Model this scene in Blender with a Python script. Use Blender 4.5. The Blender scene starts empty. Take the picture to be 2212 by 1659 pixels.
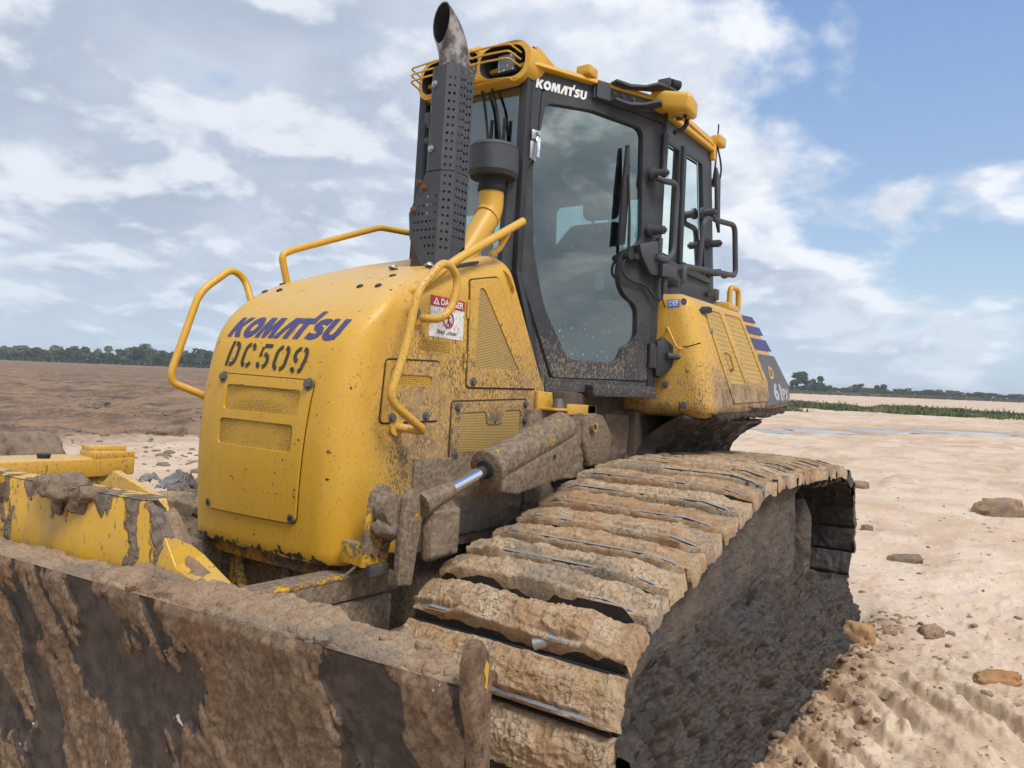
import bpy, bmesh, math, random
import numpy as np
from mathutils import Vector, Matrix
from mathutils.bvhtree import BVHTree
from mathutils.geometry import tessellate_polygon

rnd = random.Random(7)
scene = bpy.context.scene
COL = scene.collection
PI = math.pi
R = math.radians

# ------------------------------------------------------------------ camera
YAW, PITCH, ROLL = R(34.7), R(-0.5), R(2.3)
CAM = Vector((3.37, 2.53, 1.5))
fw = Vector((-math.cos(YAW) * math.cos(PITCH), -math.sin(YAW) * math.cos(PITCH), math.sin(PITCH)))
rt0 = fw.cross(Vector((0, 0, 1))).normalized()
up0 = rt0.cross(fw)
rt = rt0 * math.cos(ROLL) + up0 * math.sin(ROLL)
up = up0 * math.cos(ROLL) - rt0 * math.sin(ROLL)
cam_data = bpy.data.cameras.new('camera')
cam = bpy.data.objects.new('camera', cam_data)
COL.objects.link(cam)
cam.matrix_world = Matrix(((rt.x, up.x, -fw.x, CAM.x), (rt.y, up.y, -fw.y, CAM.y), (rt.z, up.z, -fw.z, CAM.z), (0, 0, 0, 1)))
cam_data.sensor_width = 36.0
cam_data.lens = 36.0 * 1662.0 / 2212.0
cam_data.clip_start = 0.05
cam_data.clip_end = 9000
scene.camera = cam

# ------------------------------------------------------------------ node helper: sockets with operators
class NB:
    def __init__(s, nt):
        s.nt = nt
        nt.nodes.clear()
    def node(s, typ, ins=None, **props):
        n = s.nt.nodes.new(typ)
        for k, v in props.items():
            setattr(n, k, v)
        for k, v in (ins or {}).items():
            s.put(n.inputs[k], v)
        return n
    def put(s, sock, v):
        if isinstance(v, E):
            s.nt.links.new(v.s, sock)
        elif isinstance(v, bpy.types.NodeSocket):
            s.nt.links.new(v, sock)
        else:
            if isinstance(v, tuple) and len(v) == 3 and sock.type == 'RGBA':
                v = (*v, 1.0)
            sock.default_value = v
    def m(s, op, a, b=0.0, c=None, clamp=False):
        n = s.node('ShaderNodeMath', operation=op, use_clamp=clamp)
        s.put(n.inputs[0], a); s.put(n.inputs[1], b)
        if c is not None: s.put(n.inputs[2], c)
        return E(s, n.outputs[0])
    def val(s, x): return E(s, s._v(x))
    def _v(s, x):
        n = s.node('ShaderNodeValue'); n.outputs[0].default_value = x; return n.outputs[0]
    def xyz(s, vec):
        n = s.node('ShaderNodeSeparateXYZ', {0: vec})
        return [E(s, o) for o in n.outputs]
    def vec(s, x, y, z):
        n = s.node('ShaderNodeCombineXYZ', {0: x, 1: y, 2: z}); return E(s, n.outputs[0])
    def mapping(s, vec, loc=(0, 0, 0), rot=(0, 0, 0), scale=(1, 1, 1)):
        n = s.node('ShaderNodeMapping', {'Vector': vec, 'Location': loc, 'Rotation': rot, 'Scale': scale}); return E(s, n.outputs[0])
    def noise(s, vec, scale=5, detail=4, rough=0.55, dist=0.0, lac=2.0):
        n = s.node('ShaderNodeTexNoise', {'Vector': vec, 'Scale': scale, 'Detail': detail, 'Roughness': rough, 'Distortion': dist, 'Lacunarity': lac})
        return E(s, n.outputs[0])
    def voro(s, vec, scale=5, feature='F1', rand=1.0):
        n = s.node('ShaderNodeTexVoronoi', {'Vector': vec, 'Scale': scale, 'Randomness': rand}, feature=feature)
        return E(s, n.outputs[0])
    def sm(s, x, a, b, lo=0.0, hi=1.0):
        n = s.node('ShaderNodeMapRange', {0: x, 1: a, 2: b, 3: lo, 4: hi}, interpolation_type='SMOOTHSTEP'); return E(s, n.outputs[0])
    def lin(s, x, a, b, lo=0.0, hi=1.0):
        n = s.node('ShaderNodeMapRange', {0: x, 1: a, 2: b, 3: lo, 4: hi}, clamp=True); return E(s, n.outputs[0])
    def mix(s, f, a, b, blend='MIX'):
        n = s.node('ShaderNodeMix', data_type='RGBA', blend_type=blend)
        s.put(n.inputs[0], f); s.put(n.inputs[6], a); s.put(n.inputs[7], b)
        return E(s, n.outputs[2])
    def pos(s): return E(s, s.node('ShaderNodeNewGeometry').outputs['Position'])
    def objc(s): return E(s, s.node('ShaderNodeTexCoord').outputs['Object'])
    def attr(s, name): return E(s, s.node('ShaderNodeAttribute', attribute_name=name).outputs['Fac'])
    def bump(s, h, strength=0.5, dist=0.02, normal=None):
        n = s.node('ShaderNodeBump', {'Height': h, 'Strength': strength, 'Distance': dist})
        if normal is not None: s.put(n.inputs['Normal'], normal)
        return E(s, n.outputs[0])
    def principled(s, **k):
        n = s.node('ShaderNodeBsdfPrincipled')
        names = dict(color='Base Color', rough='Roughness', metal='Metallic', normal='Normal', spec='Specular IOR Level', alpha='Alpha', emis='Emission Color', estr='Emission Strength', trans='Transmission Weight', ior='IOR', coat='Coat Weight')
        for a, v in k.items(): s.put(n.inputs[names[a]], v)
        return E(s, n.outputs[0])
    def out(s, sh, vol=None):
        n = s.node('ShaderNodeOutputMaterial'); s.put(n.inputs[0], sh)

class E:
    def __init__(s, nb, sock): s.nb, s.s = nb, sock
    def __add__(a, b): return a.nb.m('ADD', a, b)
    __radd__ = __add__
    def __mul__(a, b): return a.nb.m('MULTIPLY', a, b)
    __rmul__ = __mul__
    def __sub__(a, b): return a.nb.m('SUBTRACT', a, b)
    def __rsub__(a, b): return a.nb.m('SUBTRACT', b, a)
    def __truediv__(a, b): return a.nb.m('DIVIDE', a, b)
    def max(a, b): return a.nb.m('MAXIMUM', a, b)
    def min(a, b): return a.nb.m('MINIMUM', a, b)
    def abs(a): return a.nb.m('ABSOLUTE', a)
    def clamp(a): return a.nb.m('ADD', a, 0.0, clamp=True)

def new_mat(name):
    m = bpy.data.materials.new(name); m.use_nodes = True
    return m, NB(m.node_tree)

# ------------------------------------------------------------------ world: blue sky with broken cloud
SUN_EL, SUN_AZ = R(56), R(70)          # azimuth of the sun measured from +X
world = bpy.data.worlds.new('World'); scene.world = world; world.use_nodes = True
b = NB(world.node_tree)
sky = b.node('ShaderNodeTexSky', sky_type='NISHITA', sun_disc=False, sun_elevation=SUN_EL, sun_rotation=PI / 2 - SUN_AZ, air_density=1.0, dust_density=1.5, ozone_density=1.2)
d = E(b, b.node('ShaderNodeTexCoord').outputs['Generated'])
dx, dy, dz = b.xyz(d)
zc = dz.max(0.0)
den = zc + 0.32
px, py = dx / den, dy / den
fh = Vector((-math.cos(YAW), -math.sin(YAW), 0)); rh = fh.cross(Vector((0, 0, 1)))
side = dx * rh.x + dy * rh.y              # towards the clear part of the sky
pv = b.vec(px, py, dz * 0.9)
def cloud(loc):
    q = b.mapping(pv, loc=loc)
    return b.noise(q, scale=3.0, detail=8, rough=0.53, dist=0.18)
n_big = b.noise(b.mapping(pv, loc=(3.1, 1.7, 0.4)), scale=0.85, detail=2.5, rough=0.5)
n_mid = cloud((7.3, 2.2, 1.4))
n_off = cloud((7.3 + 0.025, 2.2 + 0.06, 1.4 + 0.06))               # a little towards the sun
n_fin = b.noise(b.mapping(pv, loc=(1.3, 5.2, 2.4)), scale=5.2, detail=6, rough=0.55, dist=0.3)
clear = b.sm(side + zc * 0.45, 0.30, 0.70) * b.sm(side, 0.88, 0.62, 0.0, 1.0)          # how open the cover is
cov = n_mid * 0.70 + n_big * 0.42 + n_fin * 0.12 - 0.555 - clear * 0.24
cover = b.sm(cov, -0.09, 0.03)
edge = b.sm(cov, 0.13, 0.0) * b.sm(side, -0.2, 0.5)               # sunlit rims where the cover breaks up
thick = b.sm(n_big * 0.45 + n_mid * 0.6, 0.44, 0.66)
relief = (n_mid - n_off) * 3.6
lum = b.sm(relief + n_fin * 0.25 + n_mid * 0.15 - thick * 0.10, 0.02, 0.52)
c_grey, c_light, c_white = (0.41, 0.48, 0.60), (0.545, 0.615, 0.725), (0.83, 0.86, 0.91)
cl = b.mix((lum * 0.72 + edge * 0.6).clamp(), b.mix(thick, c_light, c_grey), c_white)
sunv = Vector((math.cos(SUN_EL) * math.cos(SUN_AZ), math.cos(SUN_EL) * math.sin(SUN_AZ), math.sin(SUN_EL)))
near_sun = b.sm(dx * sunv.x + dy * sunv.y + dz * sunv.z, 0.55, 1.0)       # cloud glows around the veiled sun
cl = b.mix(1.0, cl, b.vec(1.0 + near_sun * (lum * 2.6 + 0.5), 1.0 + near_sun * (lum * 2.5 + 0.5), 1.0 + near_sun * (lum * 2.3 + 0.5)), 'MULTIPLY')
blue = b.mix(0.55, b.mix(1.0, E(b, sky.outputs[0]), (0.11, 0.11, 0.11), 'MULTIPLY'), b.mix(b.sm(zc, 0.02, 0.55), (0.50, 0.68, 0.90), (0.235, 0.41, 0.80)))
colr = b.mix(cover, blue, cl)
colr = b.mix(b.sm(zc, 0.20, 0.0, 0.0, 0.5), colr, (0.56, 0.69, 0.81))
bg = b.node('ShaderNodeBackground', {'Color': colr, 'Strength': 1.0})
wo = b.node('ShaderNodeOutputWorld'); b.nt.links.new(bg.outputs[0], wo.inputs[0])

# ------------------------------------------------------------------ sun behind thin cloud
sun_d = bpy.data.lights.new('sun', 'SUN'); sun_d.energy = 2.6; sun_d.angle = R(20); sun_d.color = (1.0, 0.955, 0.88)
sun = bpy.data.objects.new('sun', sun_d); COL.objects.link(sun)
sdir = Vector((math.cos(SUN_EL) * math.cos(SUN_AZ), math.cos(SUN_EL) * math.sin(SUN_AZ), math.sin(SUN_EL)))
sun.rotation_euler = sdir.to_track_quat('Z', 'Y').to_euler()

vs = scene.view_settings
scene.display_settings.display_device = 'sRGB'
vs.view_transform = 'Standard'; vs.look = 'None'; vs.exposure = 0.17; vs.gamma = 1.0; vs.use_curve_mapping = False
scene.cycles.max_bounces = 6; scene.cycles.diffuse_bounces = 3; scene.cycles.volume_bounces = 0; scene.cycles.transparent_max_bounces = 12
scene.cycles.use_adaptive_sampling = True; scene.cycles.adaptive_threshold = 0.03; scene.cycles.use_denoising = True
world.cycles.sampling_method = 'MANUAL'; world.cycles.sample_map_resolution = 256
# ------------------------------------------------------------------ numpy noise
def _hash(ix, iy, iz):
    h = (ix * 374761393 + iy * 668265263 + iz * 2147483647) & 0xffffffff
    h = ((h ^ (h >> 13)) * 1274126177) & 0xffffffff
    h = ((h ^ (h >> 16)) * 2246822519) & 0xffffffff
    return ((h ^ (h >> 15)) & 0xffffff) / float(0xffffff)
def vnoise(P):
    I = np.floor(P).astype(np.int64); f = P - I; f = f * f * f * (f * (f * 6 - 15) + 10)
    x, y, z = I[..., 0], I[..., 1], I[..., 2]; u, v, w = f[..., 0], f[..., 1], f[..., 2]
    def c(a, b_, c_): return _hash(x + a, y + b_, z + c_)
    x00 = c(0, 0, 0) * (1 - u) + c(1, 0, 0) * u; x10 = c(0, 1, 0) * (1 - u) + c(1, 1, 0) * u
    x01 = c(0, 0, 1) * (1 - u) + c(1, 0, 1) * u; x11 = c(0, 1, 1) * (1 - u) + c(1, 1, 1) * u
    return (x00 * (1 - v) + x10 * v) * (1 - w) + (x01 * (1 - v) + x11 * v) * w
def fbm(P, scale=1.0, octv=4, gain=0.5, seed=0.0, billow=False):
    P = np.asarray(P, float) * scale + seed * 17.31
    a, s, t = 1.0, 0.0, 0.0
    for i in range(octv):
        n = vnoise(P)
        if billow: n = 1 - np.abs(2 * n - 1)
        s = s + a * n; t += a; a *= gain; P = P * 2.03 + 11.7
    return s / t - 0.5
def worley(P, scale=1.0, seed=0):
    """distance to the nearest scattered point, in cell units"""
    P = np.asarray(P, float) * scale; I = np.floor(P).astype(np.int64); f = P - I; best = np.full(P.shape[:-1], 9.0)
    for ox in (-1, 0, 1):
        for oy in (-1, 0, 1):
            for oz in (-1, 0, 1):
                x, y, z = I[..., 0] + ox + seed * 31, I[..., 1] + oy, I[..., 2] + oz
                dx_ = ox + _hash(x, y, z) - f[..., 0]; dy_ = oy + _hash(x + 57, y + 13, z) - f[..., 1]; dz_ = oz + _hash(x, y + 91, z + 37) - f[..., 2]
                best = np.minimum(best, dx_ * dx_ + dy_ * dy_ + dz_ * dz_)
    return np.sqrt(best)
def clumps(P, scale, seed=0):
    W = np.asarray(P, float); W = W + np.stack([fbm(W, scale * .9, 2, seed=seed + 1), fbm(W, scale * .9, 2, seed=seed + 2), fbm(W, scale * .9, 2, seed=seed + 3)], -1) * (0.7 / scale)
    return np.sqrt(np.clip(1 - (worley(W, scale, seed) / .85) ** 2, 0, 1))
def sstep(x, a, b_):
    t = np.clip((x - a) / (b_ - a), 0, 1); return t * t * (3 - 2 * t)

# ------------------------------------------------------------------ object helpers
def finish(name, me, mat, parent, angle=None):
    o = bpy.data.objects.new(name, me); COL.objects.link(o)
    for mm in (mat if isinstance(mat, (list, tuple)) else [mat]):
        me.materials.append(mm)
    if parent is not None: o.parent = parent
    if angle is not None:
        me.shade_smooth()
        if angle < 179: me.set_sharp_from_angle(angle=R(angle))
    return o
def mesh(name, V, F, mat, parent=None, angle=None):
    me = bpy.data.meshes.new(name); me.from_pydata([tuple(v) for v in V], [], [tuple(f) for f in F]); me.update()
    return finish(name, me, mat, parent, angle)
def big_mesh(name, V, Q, mat, parent=None, angle=None):
    V = np.asarray(V, np.float32); Q = np.asarray(Q, np.int32); k = Q.shape[1]
    me = bpy.data.meshes.new(name)
    me.vertices.add(len(V)); me.vertices.foreach_set('co', V.ravel())
    me.loops.add(Q.size); me.loops.foreach_set('vertex_index', Q.ravel())
    me.polygons.add(len(Q)); me.polygons.foreach_set('loop_start', np.arange(0, Q.size, k, dtype=np.int32))
    me.polygons.foreach_set('loop_total', np.full(len(Q), k, np.int32))
    me.update(calc_edges=True); me.validate()
    return finish(name, me, mat, parent, angle)
def grid_quads(nr, nc, wrap=False, off=0):
    i = np.arange(nr - 1)[:, None]; j = np.arange(nc - (0 if wrap else 1))[None, :]
    j2 = (j + 1) % nc
    return (np.stack([i * nc + j, i * nc + j2, (i + 1) * nc + j2, (i + 1) * nc + j], -1).reshape(-1, 4)) + off
def bm_obj(name, bm, mat, parent=None, angle=None, normals=True):
    if normals: bmesh.ops.recalc_face_normals(bm, faces=bm.faces[:])
    me = bpy.data.meshes.new(name); bm.to_mesh(me); bm.free()
    return finish(name, me, mat, parent, angle)
def bx(bm, p0, p1):
    x0, y0, z0 = p0; x1, y1, z1 = p1
    return poly_solid(bm, [(x0, y0, z0), (x1, y0, z0), (x1, y1, z0), (x0, y1, z0)], (0, 0, z1 - z0))
def poly_solid(bm, pts, off):
    off = Vector(off); a = [bm.verts.new(Vector(p)) for p in pts]; c = [bm.verts.new(Vector(p) + off) for p in pts]
    n = len(pts); fs = [bm.faces.new(a[::-1]), bm.faces.new(c)]
    for i in range(n): fs.append(bm.faces.new((a[i], a[(i + 1) % n], c[(i + 1) % n], c[i])))
    return a + c
def loft(bm, A, B):
    a = [bm.verts.new(Vector(p)) for p in A]; c = [bm.verts.new(Vector(p)) for p in B]; n = len(A)
    bm.faces.new(a[::-1]); bm.faces.new(c)
    for i in range(n): bm.faces.new((a[i], a[(i + 1) % n], c[(i + 1) % n], c[i]))
def bev(bm, off, seg=3, edges=None):
    bmesh.ops.recalc_face_normals(bm, faces=bm.faces[:])
    bmesh.ops.bevel(bm, geom=(edges or bm.edges[:]), offset=off, segments=seg, affect='EDGES', profile=0.5, clamp_overlap=True)
def frame_of(d):
    d = Vector(d).normalized(); a = Vector((0, 0, 1)) if abs(d.z) < 0.9 else Vector((1, 0, 0))
    u = d.cross(a).normalized(); return u, d.cross(u).normalized(), d
def cyl(bm, p0, p1, r0, r1=None, seg=20, caps=True):
    p0, p1 = Vector(p0), Vector(p1); r1 = r0 if r1 is None else r1; u, v, _ = frame_of(p1 - p0)
    A, B = [], []
    for i in range(seg):
        t = 2 * PI * i / seg; w = u * math.cos(t) + v * math.sin(t)
        A.append(bm.verts.new(p0 + w * r0)); B.append(bm.verts.new(p1 + w * r1))
    for i in range(seg): bm.faces.new((A[i], A[(i + 1) % seg], B[(i + 1) % seg], B[i]))
    if caps: bm.faces.new(A[::-1]); bm.faces.new(B)
def fillet(pts, rad, n=6):
    P = [Vector(p) for p in pts]; out = [P[0]]
    for i in range(1, len(P) - 1):
        a, c, e = P[i - 1], P[i], P[i + 1]; r = min(rad, (a - c).length * .48, (e - c).length * .48)
        s, t = c + (a - c).normalized() * r, c + (e - c).normalized() * r
        for k in range(n + 1):
            q = k / n; out.append(s * (1 - q) ** 2 + c * (2 * q * (1 - q)) + t * q * q)
    return out + [P[-1]]
def tube(bm, pts, r, seg=12, rad=0.06, caps=True, rend=None):
    P = fillet(pts, rad) if rad else [Vector(p) for p in pts]
    n = len(P); T = [(P[min(i + 1, n - 1)] - P[max(i - 1, 0)]).normalized() for i in range(n)]
    u, v, _ = frame_of(T[0]); rings = []
    for i in range(n):
        u = (u - T[i] * u.dot(T[i])).normalized(); v = T[i].cross(u)
        rr = r if rend is None else r + (rend - r) * i / (n - 1)
        rings.append([bm.verts.new(P[i] + (u * math.cos(2 * PI * k / seg) + v * math.sin(2 * PI * k / seg)) * rr) for k in range(seg)])
    for i in range(n - 1):
        for k in range(seg): bm.faces.new((rings[i][k], rings[i][(k + 1) % seg], rings[i + 1][(k + 1) % seg], rings[i + 1][k]))
    if caps: bm.faces.new(rings[0][::-1]); bm.faces.new(rings[-1])
def solid(name, fn, mat, parent, bevel=0.0, seg=2, angle=40):
    bm = bmesh.new(); fn(bm)
    if bevel: bev(bm, bevel, seg)
    return bm_obj(name, bm, mat, parent, angle)
def pipe(name, pts, r, mat, parent, rad=0.06, seg=12):
    bm = bmesh.new(); tube(bm, pts, r, seg, rad); return bm_obj(name, bm, mat, parent, 50)
_bolts = {}
def bolt(p, n, mat, parent, r=0.013, h=0.011, name='bolt'):
    key = (round(r, 4), round(h, 4), mat.name)
    if key not in _bolts:
        bm = bmesh.new(); cyl(bm, (0, 0, 0), (0, 0, h * .3), r * 1.45, r * 1.4, 14); cyl(bm, (0, 0, h * .3), (0, 0, h), r, r * .93, 6)
        me = bpy.data.meshes.new(name); bmesh.ops.recalc_face_normals(bm, faces=bm.faces[:]); bm.to_mesh(me); bm.free(); me.materials.append(mat); _bolts[key] = me
    o = bpy.data.objects.new(name, _bolts[key]); COL.objects.link(o); o.parent = parent
    u, v, w = frame_of(n); p = Vector(p)
    o.matrix_local = Matrix(((u.x, v.x, w.x, p.x), (u.y, v.y, w.y, p.y), (u.z, v.z, w.z, p.z), (0, 0, 0, 1)))
    return o

# ------------------------------------------------------------------ flat shapes (2D outlines) mapped on surfaces
def rrect(x0, y0, x1, y1, r, n=5):
    out = []
    for cx, cy, a in ((x1 - r, y1 - r, 0), (x0 + r, y1 - r, 90), (x0 + r, y0 + r, 180), (x1 - r, y0 + r, 270)):
        for k in range(n + 1): t = R(a + 90 * k / n); out.append((cx + r * math.cos(t), cy + r * math.sin(t)))
    return out
def rpoly(pts, r, n=5):
    P = [Vector((p[0], p[1], 0)) for p in pts]; out = []; m = len(P)
    for i in range(m):
        a, c, e = P[i - 1], P[i], P[(i + 1) % m]; rr = min(r, (a - c).length * .45, (e - c).length * .45)
        s, t = c + (a - c).normalized() * rr, c + (e - c).normalized() * rr
        for k in range(n + 1):
            q = k / n; w = s * (1 - q) ** 2 + c * (2 * q * (1 - q)) + t * q * q; out.append((w.x, w.y))
    return out
def ellipse(cx, cy, rx, ry, n=28): return [(cx + rx * math.cos(2 * PI * k / n), cy + ry * math.sin(2 * PI * k / n)) for k in range(n)]
def stroke(pts, w):
    P = [Vector((p[0], p[1])) for p in pts]; L, Rr = [], []
    for i, p in enumerate(P):
        t = (P[min(i + 1, len(P) - 1)] - P[max(i - 1, 0)]).normalized(); nn = Vector((-t.y, t.x)) * (w / 2)
        L.append(tuple(p + nn)); Rr.append(tuple(p - nn))
    return L + Rr[::-1]
def arc(cx, cy, rx, ry, a0, a1, n=10): return [(cx + rx * math.cos(R(a0 + (a1 - a0) * k / n)), cy + ry * math.sin(R(a0 + (a1 - a0) * k / n))) for k in range(n + 1)]
def shapes_tris(shapes):
    V, T = [], []
    for loops in shapes:
        if isinstance(loops[0][0], (int, float)): loops = [loops]
        L3 = [[Vector((p[0], p[1], 0)) for p in lp] for lp in loops]
        base = len(V); V += [(q.x, q.y) for lp in L3 for q in lp]
        T += [tuple(base + i for i in t) for t in tessellate_polygon(L3)]
    return V, T
def map_flat(name, shapes, fn, mat, parent, maxlen=None, thick=0.0, angle=None):
    """2D shapes -> triangles, refined, mapped by fn(u, v) -> (point, normal)"""
    V, T = shapes_tris(shapes) if not (isinstance(shapes, tuple)) else shapes
    bm = bmesh.new(); vs_ = [bm.verts.new((x, y, 0)) for x, y in V]
    for t in T:
        try: bm.faces.new([vs_[i] for i in t])
        except ValueError: pass
    bmesh.ops.remove_doubles(bm, verts=bm.verts[:], dist=1e-6)
    if maxlen:
        for _ in range(5):
            es = [e for e in bm.edges if e.calc_length() > maxlen]
            if not es: break
            bmesh.ops.subdivide_edges(bm, edges=es, cuts=1); bmesh.ops.triangulate(bm, faces=bm.faces[:])
    for f in bm.faces:
        f.normal_update()
        if f.normal.z < 0: f.normal_flip()
    res = {v: fn(v.co.x, v.co.y) for v in bm.verts}
    if thick:
        bound = [e for e in bm.edges if len(e.link_faces) == 1]
        top = {v: res[v][0] + res[v][1] * thick for v in bm.verts}
        segs = [(e.verts[0], e.verts[1]) for e in bound]
        for v in list(res): v.co = top[v]
        low = {}
        for a, c in segs:
            for q in (a, c):
                if q not in low: low[q] = bm.verts.new(res[q][0] - res[q][1] * 0.002)
        for a, c in segs: bm.faces.new((a, c, low[c], low[a]))
        return bm_obj(name, bm, mat, parent, angle)
    for v in list(res): v.co = res[v][0]
    return bm_obj(name, bm, mat, parent, angle, normals=False)
def text_shape(txt, size=1.0, bold=0.0, shear=0.0, sx=1.0):
    cu = bpy.data.curves.new('t', 'FONT'); cu.body = txt; cu.size = size; cu.offset = bold; cu.shear = shear
    cu.fill_mode = 'FRONT' if hasattr(cu, 'fill_mode') else cu.fill_mode
    o = bpy.data.objects.new('t', cu); COL.objects.link(o); bpy.context.view_layer.update()
    me = bpy.data.meshes.new_from_object(o.evaluated_get(bpy.context.evaluated_depsgraph_get()))
    V = [(v.co.x * sx, v.co.y) for v in me.vertices]; me.calc_loop_triangles(); T = [tuple(t.vertices) for t in me.loop_triangles]
    bpy.data.objects.remove(o); bpy.data.meshes.remove(me); bpy.data.curves.remove(cu)
    return V, T
def fit(VT, x0, y0, x1, y1):
    V, T = VT; xs = [v[0] for v in V]; ys = [v[1] for v in V]; ax, ay = min(xs), min(ys); w, h = max(xs) - ax, max(ys) - ay
    return [(x0 + (x - ax) / w * (x1 - x0), y0 + (y - ay) / h * (y1 - y0)) for x, y in V], T
def sheared(VT, k):
    return [(x + k * y, y) for x, y in VT[0]], VT[1]

# ------------------------------------------------------------------ materials
def splat_nodes(b, co, dens, sc=1.0, ang=1.1):
    rot = b.mapping(co, rot=(0, ang, 0), scale=(1.0, 1.0, 0.36))
    n1 = b.noise(rot, 205 * sc, 1.5, 0.55)
    n2 = b.noise(b.mapping(co, loc=(5, 2, 8), rot=(0, ang * .6, 0), scale=(1, 1, .5)), 95 * sc, 2, 0.55)
    nn = n1 * 0.66 + n2 * 0.34
    thr = 0.74 - dens * 0.34
    return b.sm(nn - thr, -0.012, 0.03)
def yellow_mat(name, dens_fn, base=(0.60, 0.325, 0.022), rough=0.42, lip=None, sc=1.0, dust=0.35):
    m, b = new_mat(name); co = b.objc(); x, y, z = b.xyz(co)
    big = b.noise(co, 3.2, 4, 0.6)
    dens = (dens_fn(b, x, y, z) + (big - 0.5) * 0.40).clamp()
    mask = splat_nodes(b, co, dens, sc)
    fade = b.noise(co, 9, 4)
    col = b.mix(b.sm(fade, 0.35, 0.75, 0, 0.30), base, tuple(c * k for c, k in zip(base, (1.1, 1.16, 2.2))))
    # thin dry dust and faint run marks
    streak = b.noise(b.mapping(co, scale=(14, 14, 1.2)), 3, 4)
    col = b.mix(b.sm(streak, 0.52, 0.8, 0, 0.22), col, (0.34, 0.22, 0.07))
    col = b.mix(dens * dust, col, (0.46, 0.32, 0.17))
    nz = b.xyz(E(b, b.node('ShaderNodeNewGeometry').outputs['Normal']))[2]
    col = b.mix(b.sm(nz, 0.35, 0.95, 0, 0.42) * b.sm(b.noise(co, 6, 5, 0.65), 0.25, 0.65, 0.5, 1.0), col, (0.52, 0.40, 0.25))  # upward faces paler: settled dust, with sky reflection put into the colour
    scr = b.sm(b.noise(b.mapping(co, rot=(0.5, 0.9, 0.2), scale=(1, 1, .06)), 160, 1), 0.70, 0.73, 0, 0.35)
    col = b.mix(scr, col, (0.62, 0.42, 0.12))
    mudc = b.mix(b.sm(b.noise(co, 14, 3), 0.4, 0.62), (0.30, 0.205, 0.125), (0.13, 0.097, 0.07))
    col = b.mix(mask * 0.9, col, mudc)
    sp = b.noise(b.mapping(co, rot=(0.4, 0.7, 0), scale=(1, 1, .4)), 210, 1.0, 0.5)
    col = b.mix(b.sm(sp, 0.70, 0.73, 0, 0.8), col, (0.13, 0.08, 0.04))
    rg = b.mix(mask, (rough,) * 3, (0.9,) * 3)
    if lip is not None:
        chip = b.sm(b.noise(co, 26, 5, 0.65) + b.sm(z, lip + 0.028, lip, 0, 0.20), 0.655, 0.675)
        col = b.mix(chip, col, (0.035, 0.022, 0.016))
    h = mask * 0.5 + b.noise(co, 90, 2) * 0.12
    b.out(b.principled(color=col, rough=rg, normal=b.bump(h, 0.5, 0.004), spec=0.45))
    return m
def dens_hood(b, x, y, z):
    side = b.sm(y, 0.30, 0.465)
    back = b.sm(x, 1.42, 1.10)                     # rearwards of the nose
    low = b.sm(z, 1.98, 1.35)
    d_ = (0.22 + back * low * 0.52) * side
    d_ = d_ + b.sm(z, 1.42, 1.15) * b.sm(x, 1.0, 0.7) * side * 0.22
    return d_ - b.sm(z, 1.05, 0.85) * b.sm(x, 1.0, 1.2) * 0.22 * side + 0.06
def dens_tank(b, x, y, z):
    side = b.sm(x, -0.66, -0.85)
    return 0.34 + b.sm(z, 1.85, 1.45) * 0.34 + side * b.sm(z, 1.62, 1.42) * 0.5 + side * 0.14
M = {}
M['yellow_hood'] = yellow_mat('yellow_paint_hood', dens_hood, lip=0.745)
M['yellow_tank'] = yellow_mat('yellow_paint_tank', dens_tank)
M['yellow'] = yellow_mat('yellow_paint_clean', lambda b, x, y, z: 0.13 + x * 0.0)
M['yellow_spot'] = yellow_mat('yellow_paint_spotted', lambda b, x, y, z: 0.42 + x * 0.0)
M['yellow_muddy'] = yellow_mat('yellow_paint_muddy', lambda b, x, y, z: 0.78 + x * 0.0, base=(0.5, 0.26, 0.012))
def paint(name, col, rough=0.45, dust=0.25, dcol=(0.16, 0.145, 0.125), metal=0.0, sc=12, speck=0.0, spec=0.5):
    m, b = new_mat(name); co = b.objc()
    n = b.noise(co, sc, 5, 0.65)
    c = b.mix(b.sm(n, 0.42, 0.85, 0, dust), col, dcol)
    if speck:
        s = splat_nodes(b, co, b.val(speck), 1.3, 0.2)
        c = b.mix(s, c, (0.26, 0.19, 0.125))
    b.out(b.principled(color=c, rough=b.mix(n, (rough * .8,) * 3, (min(1, rough * 1.3),) * 3), metal=metal, spec=spec, normal=b.bump(b.noise(co, 160, 2), 0.12, 0.002)))
    return m
M['black'] = paint('black_frame_paint', (0.022, 0.024, 0.028), 0.5, 0.35, (0.07, 0.072, 0.075))
M['grey_black'] = paint('dusty_black_steel', (0.045, 0.048, 0.054), 0.55, 0.5, (0.10, 0.10, 0.10))
M['black_muddy'] = paint('black_steel_muddy', (0.035, 0.035, 0.037), 0.6, 0.6, (0.15, 0.125, 0.10), speck=0.45)
def black_door():
    m, b = new_mat('black_door_paint'); co = b.objc(); x, y, z = b.xyz(co); n = b.noise(co, 10, 5, 0.65)
    c = b.mix(b.sm(n, 0.40, 0.8, 0, 0.45), (0.026, 0.028, 0.031), (0.085, 0.086, 0.085))
    s_ = splat_nodes(b, co, (b.sm(z, 2.15, 1.5, 0.0, 0.62) + (n - .5) * .3).clamp(), 0.9, 0.3)
    c = b.mix(s_ * .85, c, (0.25, 0.19, 0.13)); c = b.mix(b.sm(z, 1.75, 1.5, 0, .3) * n, c, (0.16, 0.13, 0.10))
    b.out(b.principled(color=c, rough=b.mix(n, (0.38,) * 3, (0.68,) * 3), normal=b.bump(b.noise(co, 160, 2), 0.12, 0.002))); return m
M['black_door'] = black_door()
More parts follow.
